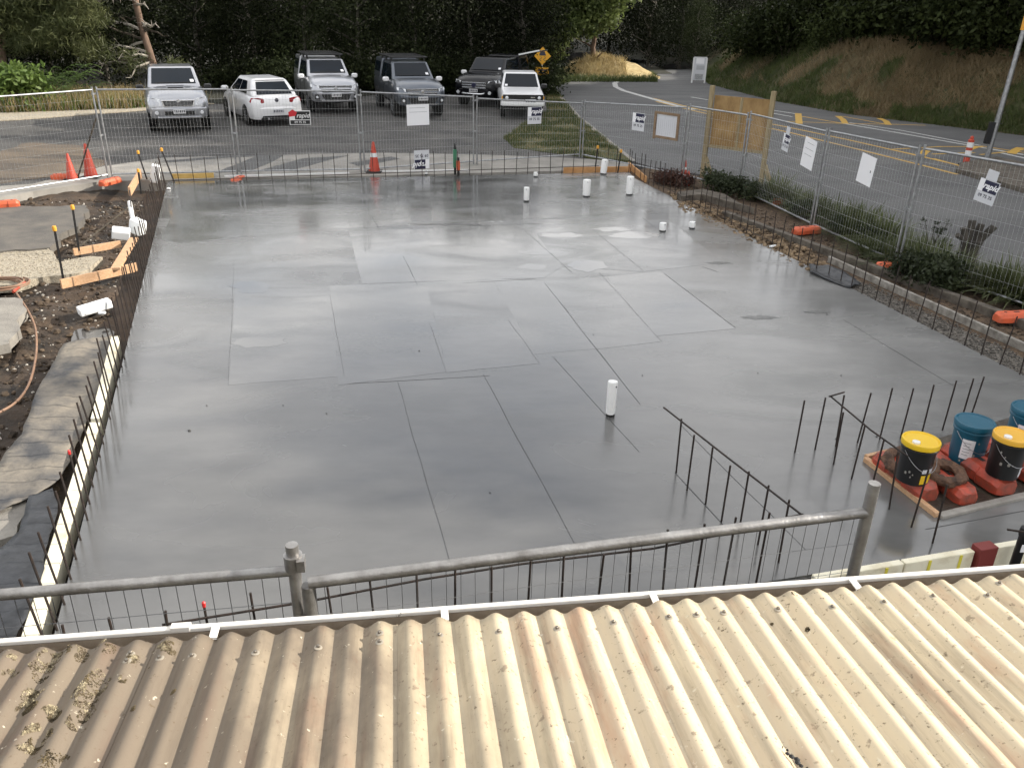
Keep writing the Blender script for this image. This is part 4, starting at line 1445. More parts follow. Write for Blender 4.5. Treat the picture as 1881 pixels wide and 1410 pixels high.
# hose: coil on the pad and a run down the trench
m = MB()
pts = []
cc = P(10, 524, -.03)
for i in range(150):
    t = i / 150
    an = t * 6.28 * 5.2
    rr = .36 + .07 * math.sin(t * 21)
    pts.append(Vector((cc.x + rr * math.cos(an) - .1, cc.y + rr * math.sin(an) * .8, -.035 + .05 * t + .012 * math.sin(an * 1.7))))
m.tube(pts, .014, n=6)
coil = m.build('hose', M['hose'], smooth=60)
run = [P(30, 538, -.02), P(52, 570, -.05), P(66, 600, -.1), P(68, 640, -.12), P(62, 680, -.12), P(50, 715, -.12), P(25, 745, -.1), P(-40, 775, -.1)]
fine = []
for i in range(len(run) - 1):
    for k in range(6):
        fine.append(lerp(run[i], run[i + 1], k / 6))
sm = fine[:]
for _ in range(6):
    sm = [sm[0]] + [(sm[i - 1] + sm[i] * 2 + sm[i + 1]) / 4 for i in range(1, len(sm) - 1)] + [sm[-1]]
MB().tube(sm, .014, n=6).build('hose_end', M['hose'], coil, smooth=60)
tag(coil, 'tan air hose coiled on the broken pad at the left edge with a trailing end', 'hose')
MB().cyl(P(24, 536, -.01), P(46, 519, -.01), .02, n=8).build('hose_fitting', M['redfoot'], coil)

# ------------------------------------------------------------------ pit with fence feet and buckets at the right
pit = px([(1592, 843), (1722, 944), (1881, 905), (2010, 872), (1881, 760), (1700, 812), (1628, 832)])
struct(sheet('pit_floor', pit, 0.006, 0.004, M['mud']))
tag(MB().beam(P(1590, 843, .02), P(1722, 946, .02), .05, .05).build('pit_batten', M['timber'], bevel=.003), 'pale timber batten along the left side of the bucket pit', 'batten')
tag(MB().beam(P(1590, 840, .02), P(1640, 828, .02), .04, .05).build('pit_batten', M['timber'], bevel=.003), 'short timber batten at the far corner of the bucket pit', 'batten')
rim = [P(1722, 946), P(1881, 908), P(2030, 872)]
m = MB()
for i in range(2):
    m.beam(rim[i] + Vector((0, -.03, .0)), rim[i + 1] + Vector((0, -.03, .0)), .07, .06)
tag(m.build('pit_kerb', M['kerbc'], bevel=.008), 'low rough concrete kerb along the near side of the bucket pit', 'kerb')
groove((1700, 972), (1881, 938), .02, .01, 77)
pd_ = (P(1881, 905) - P(1722, 944)).normalized()
ang = math.atan2(pd_.y, pd_.x)
gp = 'red plastic fence feet stored in the pit'
fence_foot(P(1658, 884), ang + 1.45, 'redfoot', 'red plastic fence foot against the timber batten', gp, z=.01, sc=1.0)
fence_foot(P(1733, 893), ang + 1.42, 'redfoot', 'red plastic fence foot beside the muddy block, near kerb', gp, z=.01, sc=.92)
fence_foot(P(1790, 874), ang + 1.46, 'redfoot', 'bright red fence foot in front of the teal bucket', gp, z=.03, sc=1.08)
fence_foot(P(1852, 858), ang + 1.5, 'redfoot', 'red fence foot under the amber lidded bucket', gp, z=.03, sc=1.08)
fence_foot(P(1708, 850), ang + 1.3, 'redfoot', 'half hidden red fence foot behind the muddy block', gp, z=.01)


def mud_ring(pxx, pyy, z, r, label):
    """chunky cast ring caked with clay"""
    c = P(pxx, pyy, z)
    m = MB()
    n, k = 26, 9
    rings = []
    for i in range(n):
        an = 6.2832 * i / n
        rings.append([Vector(((r + .055 * math.cos(6.2832 * j / k)) * math.cos(an), (r + .055 * math.cos(6.2832 * j / k)) * math.sin(an), .045 * math.sin(6.2832 * j / k))) for j in range(k)])
    rings.append(rings[0])
    m.loft(rings, caps=False)
    m.v = [tuple(Vector(v) * (1 + .12 * noise.noise(Vector(v) * 18)) + Vector((0, 0, .025 * noise.noise(Vector(v) * 25)))) for v in m.v]
    o = m.build('mud_caked_ring', M['mudfoot'], smooth=40)
    o.location = c
    o.rotation_euler = (.08, -.06, .4)
    tag(o, label, 'ring', 'mud caked rings lying on the red feet')


mud_ring(1672, 850, .17, .19, 'mud caked brown ring under the yellow lidded bucket')
mud_ring(1735, 868, .17, .14, 'smaller mud caked brown ring right of the yellow lidded bucket')


def bucket(pxx, pyy, zt, h, r, body, lid, label, bung=False, patch=None, tilt=0.0):
    c = P(pxx, pyy, zt)
    e = empty('bucket', (c.x, c.y, zt - h))
    e.rotation_euler = (tilt, 0, random.random() * .4)
    tag(e, label, 'bucket', 'pails standing in the pit')
    MB().lathe([(r * .86, 0), (r * .88, .01), (r * .95, h * .80), (r * 1.02, h * .80), (r * 1.03, h * .84), (r * .97, h * .86), (r * .97, h - .03)], 28).build('body', M[body], e, smooth=40)
    l = MB().lathe([(r * 1.0, h - .05), (r * 1.05, h - .048), (r * 1.06, h - .008), (r * 1.03, h), (r * .95, h + .001), (r * .90, h - .010), (r * .2, h - .012), (r * .02, h - .011)], 28).build('lid', M[lid], e, smooth=40)
    if bung:
        MB().lathe([(.034, h - .012), (.032, h + .006), (.02, h + .008)], 14, (-r * .55, -r * .18, 0)).build('bung', M['pvc'], l, smooth=40)
    pts = []
    for i in range(15):
        t = math.pi * i / 14
        pts.append((r * 1.05 * math.cos(t), -r * 1.06 * math.sin(t) * .98 - .01 * math.sin(t), h * .80 - .17 * math.sin(t)))
    hd = MB().tube(pts, .0024, n=5).build('handle', M['galv'], e)
    for mt, x0, x1, z0, z1 in (patch or []):
        rings = []
        n = 7
        m = MB()
        vs = []
        for zz in (z0, z1):
            rr = r * (.86 + .09 * zz / (h * .8)) + .003
            for i in range(n):
                an = x0 + (x1 - x0) * i / (n - 1)
                vs.append((rr * math.cos(an), rr * math.sin(an), zz))
        m.add(vs, [(i, i + 1, n + i + 1, n + i) for i in range(n - 1)])
        lp = m.build('label_patch', M[mt], e)
        if mt == 'paper':
            q = MB()
            for k in range(5):
                zz = z0 + (z1 - z0) * (.2 + .15 * k)
                rr = r * (.86 + .09 * zz / (h * .8)) + .005
                vs2 = []
                for dz in (0, .008):
                    for i in range(4):
                        an = x0 + (x1 - x0) * (.15 + (.5 + .06 * (k % 3)) * i / 3)
                        vs2.append((rr * math.cos(an), rr * math.sin(an), zz + dz))
                q.add(vs2, [(i, i + 1, 5 + i, 4 + i) for i in range(3)])
            q.build('label_print', M['ink'], lp)
    # cement splashes
    sp = MB()
    for k in range(9):
        an, zz = random.uniform(-2.9, -.3), random.uniform(.03, h * .7)
        rr = r * (.86 + .09 * zz / (h * .8)) + .002
        w_ = random.uniform(.004, .014)
        t_ = Vector((-math.sin(an), math.cos(an), 0))
        c_ = Vector((rr * math.cos(an), rr * math.sin(an), zz))
        sp.add([c_ + t_ * w_ * math.cos(a_) + Vector((0, 0, w_ * 1.5 * math.sin(a_))) for a_ in (0, 1, 2.2, 3.1, 4.1, 5.3)], [(0, 1, 2, 3, 4, 5)])
    sp.build('cement_splash', M['kerbc'], e)['kind'] = 'stuff'
    return e


bucket(1693, 806, .56, .40, .150, 'blackgloss', 'yellow', 'black bucket with yellow lid standing on the muddy block', True, [('yellow', -1.9, -.9, .02, .11), ('corf', -1.9, -.9, .13, .17)])
bucket(1792, 772, .50, .44, .165, 'teal', 'teal', 'teal bucket with teal lid and white label in the middle of the pit', False, [('paper', -2.75, -2.05, .10, .30)])
bucket(1862, 797, .58, .40, .150, 'blackgloss', 'amber', 'black bucket with amber lid and pale bung at the right edge', True, [('corf', -1.3, -.7, .03, .12)])
bucket(1896, 748, .52, .44, .165, 'teal', 'teal', 'teal bucket partly cut by the right edge of the picture', False, [('paper', -2.75, -2.05, .10, .30)])

# cream formwork and vent pipe beyond the gutter at the right
fa, fb = P(1490, 1056) + Vector((.0, -.05, 0)), P(1990, 972) + Vector((0, -.05, 0))
segs = [(.0, .30, 'cream polystyrene formwork panel nearest the end post of the fence'), (.305, .555, 'cream polystyrene formwork panel with yellow tape left of the red block'), (.64, 1.0, 'cream polystyrene formwork panel right of the red block')]
for s0, s1, lab in segs:
    a, b = lerp(fa, fb, s0), lerp(fa, fb, s1)
    o = tag(MB().beam(a + Vector((0, 0, -.15)), b + Vector((0, 0, -.15)), .06, .36).build('foam_formwork', M['poly_c'], bevel=.008), lab, 'formwork', 'cream formwork panels by the gutter')
    for t in (.35, .8):
        c = lerp(a, b, t) + Vector((.008, -.033, -.12))
        MB().box(c, (.022, .006, .28), Matrix.Rotation(.1, 3, 'Z')).build('tape', M['poly_y'], o)
a, b = lerp(fa, fb, .565), lerp(fa, fb, .63)
tag(MB().beam(a + Vector((0, -.01, -.13)), b + Vector((0, -.01, -.13)), .10, .38).build('red_block', M['brickred'], bevel=.006), 'dark red block wedged between the cream formwork panels', 'block')
vp = P(1862, 1040, -.1)
e = empty('vent_pipe', (vp.x, vp.y, -.3))
tag(e, 'short black vent pipe with white sticker beyond the gutter at the right', 'pipe')
MB().cyl((0, 0, 0), (0, 0, .56), .036, n=14).build('pipe', M['blackgloss'], e, smooth=40)
MB().lathe([(.042, .50), (.044, .53), (.040, .57), (.02, .572)], 14).build('collar', M['black'], e, smooth=40)
MB().box((-.0, -.035, .40), (.03, .006, .07)).build('sticker', M['paper'], e)
tag(MB().beam(P(1850, 972, .3), P(1890, 978, .3), .012, .012).build('loose_bar', M['rebar']), 'stub of dark bar crossing the top of the black vent pipe', 'rebar')


# ------------------------------------------------------------------ cones
def cone_thing(loc, h, label, rz=0.0, tilt=None, bands=1, mt='conered'):
    e = empty('traffic_cone', loc, rz)
    if tilt:
        e.rotation_euler = (tilt[0], tilt[1], rz)
    tag(e, label, 'cone', 'orange traffic cones')
    s = h / .75
    MB().box((0, 0, .018 * s), (.38 * s, .38 * s, .036 * s)).build('base', M['black'], e, bevel=.01)
    rr = lambda z: (.145 - .115 * z / .75) * s
    MB().lathe([(rr(.0), .03 * s), (rr(.73), .73 * s), (.018 * s, .75 * s)], 16).build('cone_body', M[mt], e, smooth=40)
    for k in range(bands):
        z0 = .38 + .17 * k
        MB().lathe([(rr(z0) + .003, z0 * s), (rr(z0 + .1) + .003, (z0 + .1) * s)], 16).build('reflective_band', M['reflect'], e, smooth=40)
    return e


cone_thing(P(688, 316), .74, 'orange traffic cone with white band standing behind the back bars')
cone_thing(P(168, 326), .78, 'tall orange cone standing behind the left fence panel', bands=0)
cone_thing(P(133, 330), .60, 'tall orange cone left of the other one behind the left fence panel', bands=0)
cone_thing(P(1262, 346, -.1), .42, 'faded orange cone half hidden in the bed near the plywood hoarding', bands=1)
cone_thing(P(1256, 328), .45, 'small orange cone behind the fence at the end of the bed', bands=1)
# striped delineator by the pole
e = empty('delineator_post', P(1773, 304))
tag(e, 'red and white striped delineator post standing by the grey pole', 'delineator')
MB().lathe([(.20, 0), (.19, .05), (.07, .07)], 14).build('base', M['black'], e, smooth=40)
MB().lathe([(.085, .06), (.08, .70), (.05, .72)], 14).build('tube', M['conered'], e, smooth=40)
for z0 in (.28, .50):
    MB().lathe([(.086, z0), (.084, z0 + .14)], 14).build('white_band', M['reflect'], e, smooth=40)
MB().lathe([(.045, .72), (.05, .77), (.02, .81)], 10).build('handle_knob', M['conered'], e, smooth=40)

# pole with orange cap
pb_ = P(1813, 290)
e = empty('grey_pole', pb_)
tag(e, 'tall leaning grey pole with orange top and black box at the right edge', 'pole')
tp = Vector((.12, 0, 3.85))
MB().tube([(0, 0, 0), tp * .5, tp], [.085, .075, .065], n=12).build('shaft', M['galv'], e, smooth=40)
MB().cyl(tp - Vector((0, 0, .34)), tp + Vector((0.01, 0, .05)), .10, n=14).build('orange_cap', M['cap'], e, smooth=40)
MB().box((-.13, -.03, .72), (.17, .10, .62), Matrix.Rotation(.05, 3, 'Y')).build('black_box', M['blackgloss'], e, bevel=.01)
MB().box((.10, 0, .98), (.2, .02, .02)).build('strap', M['black'], e)
# kerb by the pole
struct(sheet('traffic_island', [P(1755, 318), P(1881, 356), P(1990, 380), P(1990, 330), P(1830, 295), P(1765, 306)], 0.12, 0.12, M['edgeb']))

# warning sign on the verge
e = empty('warning_sign', Vector((1.12, 41.5, 0)))
tag(e, 'yellow diamond warning sign with plate on a white post behind the white ute', 'road sign')
hs = 1.72
MB().cyl((0, .03, 0), (0, .03, hs + .2), .035, n=10).build('post', M['reflect'], e, smooth=40)
m = MB().prism([(0, 0, hs - .40), (.40, 0, hs), (0, 0, hs + .40), (-.40, 0, hs)], (0, -.012, 0))
dm = m.build('diamond_plate', M['signyel'], e)
m = MB()
m.prism([(-.13, -.014, hs + .10), (.13, -.014, hs + .10), (.10, -.014, hs + .20), (-.10, -.014, hs + .20)], (0, -.003, 0))
m.prism([(-.15, -.014, hs + .02), (.15, -.014, hs + .02), (.15, -.014, hs + .10), (-.15, -.014, hs + .10)], (0, -.003, 0))
for sx in (-.09, .09):
    m.tube([(sx, -.016, hs - .02), (sx + .05, -.016, hs - .08), (sx - .05, -.016, hs - .15), (sx + .03, -.016, hs - .22)], .016, n=4)
m.build('black_symbol', M['inkdark'], dm)
pl = MB().box((0, 0, hs - .68), (.62, .012, .36)).build('supplementary_plate', M['signyel'], e)
MB().box((0, -.008, hs - .62), (.42, .003, .07)).box((0, -.008, hs - .74), (.34, .003, .07)).build('plate_print', M['inkdark'], pl)

# pale hoarding across the road
wb = P(1282, 153)
e = empty('roadside_sign', wb, -.12)
tag(e, 'pale grey roadside panel on short legs across the road under dark trees', 'road sign')
e.scale = (.9, .9, .82)
MB().box((0, 0, .95), (.76, .05, 1.5)).build('panel', M['corf'], e)
for sx in (-.40, .40):
    MB().box((sx, -.01, .82), (.09, .08, 1.66)).build('side_post', M['reflect'], e)
MB().box((0, -.01, 1.68), (.8, .08, .05)).build('top_rail', M['reflect'], e)
MB().box((0, -.03, 1.45), (.5, .008, .36)).build('printed_block', M['paper'], e)
MB().box((0.05, -.03, 1.02), (.5, .008, .28)).build('printed_block', M['ink'], e)
MB().box((0, -.03, .42), (.5, .008, .36)).build('printed_block', M['galv'], e)

# black marker post on the far verge
e = empty('marker_post', P(1137, 142))
tag(e, 'thin dark marker post at the foot of the sunlit clay bank', 'post')
MB().box((0, 0, .55), (.10, .04, 1.1)).build('blade', M['blackgloss'], e)
MB().box((0, -.022, .95), (.08, .006, .12)).build('reflector', M['reflect'], e)

# ------------------------------------------------------------------ road markings (children of the road)
def ribbon(name, pts, w, z, mt):
    pts = [P(a, b) for a, b in pts]
    left, right = [], []
    for i, p in enumerate(pts):
        d = (pts[min(i + 1, len(pts) - 1)] - pts[max(i - 1, 0)]).normalized()
        s = Vector((-d.y, d.x, 0))
        left.append(p + s * w / 2)
        right.append(p - s * w / 2)
    return sheet(name, left + right[::-1], z, .003, M[mt], road)


ribbon('centre_line', [(1141, 148), (1129, 153), (1131, 160), (1145, 167), (1180, 177), (1240, 194), (1275, 202)], .28, .013, 'roadwht')
ribbon('centre_line', [(1200, 181), (1260, 196), (1320, 210), (1440, 233), (1560, 258), (1700, 290), (1760, 304)], .12, .013, 'roadyel')
ribbon('centre_line', [(1205, 187), (1270, 203), (1330, 217), (1450, 244), (1580, 276), (1700, 306), (1758, 321)], .12, .013, 'roadyel')
ribbon('lane_line', [(1270, 179), (1300, 184)], .14, .013, 'roadwht')
ribbon('lane_line', [(1418, 203), (1470, 211)], .12, .013, 'roadwht')
ribbon('lane_line', [(1420, 209), (1455, 215)], .12, .013, 'roadwht')
ribbon('lane_line', [(1540, 226), (1640, 243), (1770, 266), (1881, 285)], .13, .013, 'roadwht')
ribbon('lane_line', [(1560, 226), (1660, 241), (1800, 268)], .10, .013, 'roadwht')
ribbon('lane_line', [(1840, 282), (1881, 291), (1960, 308)], .13, .013, 'roadwht')
for pts, w in [([(1466, 209), (1468, 228)], .26), ([(1539, 214), (1548, 220), (1553, 228)], .24), ([(1615, 218), (1627, 223), (1632, 230)], .24),
               ([(1690, 287), (1698, 280), (1706, 274)], .26), ([(1780, 275), (1790, 271), (1800, 270)], .24), ([(1858, 283), (1866, 276), (1876, 272)], .26)]:
    ribbon('hatch_bar', pts, w, .0145, 'roadyel')
for pts in [[(1430, 223), (1560, 228), (1640, 229), (1700, 231)], [(1470, 214), (1545, 227)], [(1545, 214), (1628, 229)], [(1640, 275), (1730, 270), (1805, 270)], [(1640, 276), (1700, 289)], [(1712, 284), (1790, 281)], [(1802, 269), (1881, 281)], [(1800, 285), (1881, 276)], [(1715, 292), (1765, 306)]]:
    ribbon('island_line', pts, .10, .0135, 'roadyel')

# ------------------------------------------------------------------ vehicles (local +Y is the front)
def body_loft(st, mb=None):
    m = mb or MB()
    rings = []
    for (y, zb, zt, hb, hm, ht, cr_) in st:
        H = zt - zb
        half = [(hb, zb), (hm * .985, zb + .14 * H), (hm, zb + .40 * H), (hm * .995, zb + .66 * H), (ht + (hm - ht) * .55, zt - .10 * H), (ht, zt - .015), (ht * .6, zt + cr_ * .7)]
        r = [Vector((x, y, z)) for x, z in half] + [Vector((0, y, zt + cr_))] + [Vector((-x, y, z)) for x, z in half[::-1]]
        rings.append(r)
    return m.loft(rings)


def cabin(m, zb, zt, yfb, yft, yrt, yrb, hb, ht):
    c = {'fbl': (-hb, yfb, zb), 'fbr': (hb, yfb, zb), 'ftl': (-ht, yft, zt), 'ftr': (ht, yft, zt), 'rbl': (-hb, yrb, zb), 'rbr': (hb, yrb, zb), 'rtl': (-ht, yrt, zt), 'rtr': (ht, yrt, zt)}
    c = {k: Vector(v) for k, v in c.items()}
    m.add([c[k] for k in ('fbl', 'fbr', 'rbr', 'rbl', 'ftl', 'ftr', 'rtr', 'rtl')], [(0, 1, 2, 3), (4, 7, 6, 5), (0, 4, 5, 1), (1, 5, 6, 2), (2, 6, 7, 3), (3, 7, 4, 0)])
    return c


def pane(q, u0, u1, v0, v1, off=.012, th=.006, u0t=None, u1t=None):
    """thin slab on quad q = (bottom-left, bottom-right, top-right, top-left) seen from outside"""
    bl, br, tr, tl = q
    u0t = u0 if u0t is None else u0t
    u1t = u1 if u1t is None else u1t
    def at(u, v):
        return lerp(lerp(bl, br, u), lerp(tl, tr, u), v)
    n = (br - bl).cross(tl - bl).normalized()
    pts = [at(u0, v0), at(u1, v0), at(u1t, v1), at(u0t, v1)]
    return MB().prism([p + n * (off - th) for p in pts], n * th)


def wheel(e, x, y, r, w):
    t = MB().lathe([(r * .62, -w / 2), (r * .93, -w / 2), (r, -w / 2 + .03), (r, w / 2 - .03), (r * .93, w / 2), (r * .62, w / 2)], 22, (0, 0, 0), 'X')
    wh = empty('wheel', (x, y, r))
    wh.parent = e
    t.build('tyre', M['black'], wh, smooth=40)
    sgn = 1 if x > 0 else -1
    m = MB()
    m.lathe([(r * .64, -.02), (r * .64, .02)], 20, (sgn * (w / 2 - .05), 0, 0), 'X')
    m.lathe([(r * .16, -.02), (r * .14, .05)], 10, (sgn * (w / 2 - .05), 0, 0), 'X')
    for k in range(6):
        an = k * math.pi / 3
        m.beam((sgn * (w / 2 - .015), 0, 0), (sgn * (w / 2 - .015), r * .6 * math.cos(an), r * .6 * math.sin(an)), .03, r * .13, Vector((1, 0, 0)))
    m.build('rim', M['rim'], wh, smooth=40)


def arch(e, x, y, r, sgn):
    m = MB().lathe([(r * 1.16, -.01), (r * 1.16, .01)], 24, (x, y, r), 'X')
    m.build('wheel_arch', M['black'], e)


def plate(e, y, z, mt='reflect', w=.36, h=.125, front=True, x=0):
    s = 1 if front else -1
    p = MB().box((x, y, z), (w, .012, h)).build('number_plate', M[mt], e)
    m = MB()
    for i in range(6):
        m.box((x - w * .38 + i * w * .152, y + s * .008, z), (w * .07 if i % 2 else w * .1, .004, h * .55))
    m.build('plate_characters', M['inkdark'], p)


def mirror(e, x, y, z, mt):
    s = 1 if x > 0 else -1
    m = MB()
    rings = []
    for t, k in ((-.09, .5), (-.05, .95), (.04, 1.0), (.10, .7)):
        rings.append([Vector((x + s * .12 * a * k + s * .03, y + t, z + .085 * b * k + .03)) for a, b in ((-1, -.8), (-.4, -1), (.6, -1), (1, -.5), (1, .6), (.6, 1), (-.6, 1), (-1, .6))])
    m.loft(rings)
    m.box((x - s * .10, y, z - .03), (.14, .05, .04))
    m.build('mirror', M[mt], e, smooth=50)


RAISED = {'body', 'tray_rail', 'grille_surround', 'grille', 'grille_bar', 'badge', 'headlight', 'fog_light', 'fog_bezel', 'bumper', 'lower_grille', 'bumper_lip', 'number_plate', 'nudge_bar', 'bonnet_scoop', 'mirror', 'door_handle', 'door_gap', 'chassis'}


def ute(loc, a, label, paint, style, canopy=False, rack=False, scoop=False, flap=False, mirror_mt=None):
    e = empty('ute', loc, a)
    tag(e, label, 'ute', 'vehicles parked behind the back fence')
    st = [(-2.62, .52, 1.00, .78, .84, .82, .0), (-2.3, .46, 1.05, .84, .89, .85, 0), (-1.25, .42, 1.07, .84, .905, .86, 0), (0, .40, 1.08, .84, .915, .86, .0), (1.0, .40, 1.15, .84, .92, .84, .02), (1.35, .40, 1.19, .84, .925, .80, .03),
          (1.9, .40, 1.15, .84, .925, .77, .035), (2.3, .42, 1.07, .82, .90, .73, .03), (2.47, .44, .97, .78, .86, .70, .02), (2.56, .48, .90, .72, .78, .64, .01), (2.60, .55, .82, .66, .70, .58, 0)]
    body_loft(st).build('body', M[paint], e, smooth=38)
    m = MB()
    c = cabin(m, 1.15, 1.84, 1.28, .50, -.95, -1.22, .83, .69)
    m.build('cabin', M[paint], e, bevel=.07, seg=4)
    # panes, seen from outside
    q = (c['fbr'], c['fbl'], c['ftl'], c['ftr'])
    pane(q, .07, .93, .31, .93, .014).build('windscreen', M['glass'], e)
    wq = pane(q, .15, .85, .32, .34, .024)
    wq.build('wiper', M['black'], e)
    pane(q, .83, .90, .36, .46, .017, .004).build('sticker', M['paper'], e) if style != 'old' else None
    for s, (fb_, rb_, rt_, ft_) in (('r', ('fbr', 'rbr', 'rtr', 'ftr')), ('l', ('fbl', 'rbl', 'rtl', 'ftl'))):
        q = (c[rb_], c[fb_], c[ft_], c[rt_]) if s == 'r' else (c[fb_], c[rb_], c[rt_], c[ft_])
        if s == 'r':
            pane(q, .06, .44, .12, .86).build('side_window', M['glass'], e)
            pane(q, .48, .90, .12, .86, u1t=.93).build('side_window', M['glass'], e)
        else:
            pane(q, .10, .52, .12, .86, u0t=.07).build('side_window', M['glass'], e)
            pane(q, .56, .94, .12, .86).build('side_window', M['glass'], e)
    if canopy:
        m = MB()
        cc = cabin(m, 1.14, 1.86, -1.30, -1.27, -2.58, -2.60, .84, .70)
        m.build('canopy', M[paint], e, bevel=.05, seg=3)
        for q in ((cc['rbr'], cc['fbr'], cc['ftr'], cc['rtr']), (cc['fbl'], cc['rbl'], cc['rtl'], cc['ftl'])):
            pane(q, .12, .88, .30, .82).build('canopy_window', M['glass'], e)
    else:
        m = MB()
        for x in (-.80, .80):
            m.box((x, -1.92, 1.09), (.08, 1.3, .06))
        m.box((0, -2.57, 1.07), (1.6, .07, .07))
        m.build('tray_rail', M['black'], e, bevel=.01)
    if flap:
        m = MB()
        m.beam((-.68, -1.95, 1.86), (-1.62, -1.95, 2.06), 1.28, .05, Vector((0, 0, 1)))
        f = m.build('lifted_canopy_door', M[paint], e, bevel=.012)
        MB().beam((-.70, -1.28, 1.90), (-1.64, -1.28, 2.10), .03, .06).build('door_edge', M['reflect'], f)
        MB().cyl((-.80, -1.35, 1.45), (-1.40, -1.35, 1.99), .012, n=6).build('gas_strut', M['black'], f)
    # front
    if style == 'hilux_old':
        MB().prism([(.44, 2.585, .70), (.50, 2.575, .90), (-.50, 2.575, .90), (-.44, 2.585, .70)], (0, .035, 0)).build('grille_surround', M['chrome'], e, bevel=.01)
        g = MB().prism([(.40, 2.62, .725), (.455, 2.612, .875), (-.455, 2.612, .875), (-.40, 2.62, .725)], (0, .008, 0)).build('grille', M['blackgloss'], e)
        for z in (.76, .80, .84):
            MB().box((0, 2.632, z), (.80, .008, .012)).build('grille_bar', M['galv'], g)
        MB().lathe([(.055, -.004), (.05, .012)], 16, (0, 0, 0), 'X').build('badge', M['chrome'], e).matrix_local = Matrix.Translation((0, 2.63, .87)) @ Matrix.Rotation(R(90), 4, 'Z')
        for s in (1, -1):
            MB().prism([(s * .50, 2.575, .72), (s * .74, 2.50, .74), (s * .86, 2.33, .86), (s * .84, 2.30, .97), (s * .72, 2.44, .965), (s * .52, 2.54, .93)], (s * .02, .045, 0)).build('headlight', M['lamp'], e, bevel=.01)
            MB().lathe([(.06, -.01), (.05, .012)], 14, (0, 0, 0), 'X').build('fog_light', M['lamp'], e).matrix_local = Matrix.Translation((s * .66, 2.655, .53)) @ Matrix.Rotation(R(90), 4, 'Z')
        bst = [(-.86, .42, .68, 2.42), (-.80, .38, .69, 2.58), (-.6, .36, .69, 2.66), (0, .36, .69, 2.68), (.6, .36, .69, 2.66), (.80, .38, .69, 2.58), (.86, .42, .68, 2.42)]
        m = MB().loft([[Vector((x, 2.3, z0)), Vector((x, y - .03, z0)), Vector((x, y, z0 + .06)), Vector((x, y, z1 - .05)), Vector((x, y - .05, z1)), Vector((x, 2.3, z1))] for x, z0, z1, y in bst])
        m.build('bumper', M[paint], e, smooth=40)
        MB().box((0, 2.675, .52), (.86, .02, .12)).build('lower_grille', M['blackgloss'], e, bevel=.01)
        MB().box((0, 2.66, .395), (1.3, .05, .035)).build('bumper_lip', M['chrome'] if 0 else M[paint], e, bevel=.01)
        plate(e, 2.695, .57)
    elif style == 'hilux_new':
        MB().prism([(.50, 2.575, .70), (.60, 2.55, .80), (.60, 2.52, .93), (-.60, 2.52, .93), (-.60, 2.55, .80), (-.50, 2.575, .70)], (0, .045, 0)).build('grille_surround', M['blackgloss'], e, bevel=.01)
        for z, w, y in ((.74, .98, 2.625), (.80, 1.10, 2.615), (.86, 1.14, 2.60), (.915, 1.16, 2.585)):
            MB().box((0, y, z), (w, .02, .022)).build('grille_bar', M['chrome'], e, bevel=.004)
        MB().lathe([(.06, -.004), (.05, .014)], 16, (0, 0, 0), 'X').build('badge', M['chrome'], e).matrix_local = Matrix.Translation((0, 2.63, .83)) @ Matrix.Rotation(R(90), 4, 'Z')
        for s in (1, -1):
            MB().prism([(s * .60, 2.555, .83), (s * .74, 2.49, .81), (s * .88, 2.28, .88), (s * .87, 2.22, .97), (s * .74, 2.43, .955), (s * .61, 2.52, .925)], (s * .02, .045, 0)).build('headlight', M['lamp'], e, bevel=.01)
            MB().prism([(s * .62, 2.63, .42), (s * .80, 2.55, .45), (s * .80, 2.53, .62), (s * .66, 2.62, .62)], (0, .035, 0)).build('fog_bezel', M['blackgloss'], e)
            MB().lathe([(.05, -.01), (.045, .012)], 14, (0, 0, 0), 'X').build('fog_light', M['lamp'], e).matrix_local = Matrix.Translation((s * .71, 2.64, .53)) @ Matrix.Rotation(R(90), 4, 'Z')
        bst = [(-.88, .42, .70, 2.36), (-.80, .37, .71, 2.54), (-.6, .35, .71, 2.63), (0, .35, .71, 2.66), (.6, .35, .71, 2.63), (.80, .37, .71, 2.54), (.88, .42, .70, 2.36)]
        m = MB().loft([[Vector((x, 2.3, z0)), Vector((x, y - .03, z0)), Vector((x, y, z0 + .06)), Vector((x, y, z1 - .05)), Vector((x, y - .05, z1)), Vector((x, 2.3, z1))] for x, z0, z1, y in bst])
        m.build('bumper', M[paint], e, smooth=40)
        MB().prism([(.44, 2.64, .42), (.56, 2.635, .63), (-.56, 2.635, .63), (-.44, 2.64, .42)], (0, .03, 0)).build('lower_grille', M['blackgloss'], e)
        MB().box((0, 2.66, .40), (1.1, .03, .03)).build('bumper_lip', M['chrome'], e)
        plate(e, 2.68, .60)
    elif style == 'ranger':
        MB().prism([(.50, 2.575, .64), (.55, 2.54, .92), (-.55, 2.54, .92), (-.50, 2.575, .64)], (0, .045, 0)).build('grille_surround', M['blackgloss'], e, bevel=.01)
        for z in (.685, .775, .865):
            MB().box((0, 2.62 - (z - .68) * .15, z), (1.02, .03, .055)).build('grille_bar', M['chrome'], e, bevel=.008)
        MB().lathe([(.10, -.004), (.08, .016)], 18, (0, 0, 0), 'X').build('badge', M['navy'], e).matrix_local = Matrix.Translation((0, 2.63, .775)) @ Matrix.Rotation(R(90), 4, 'Z')
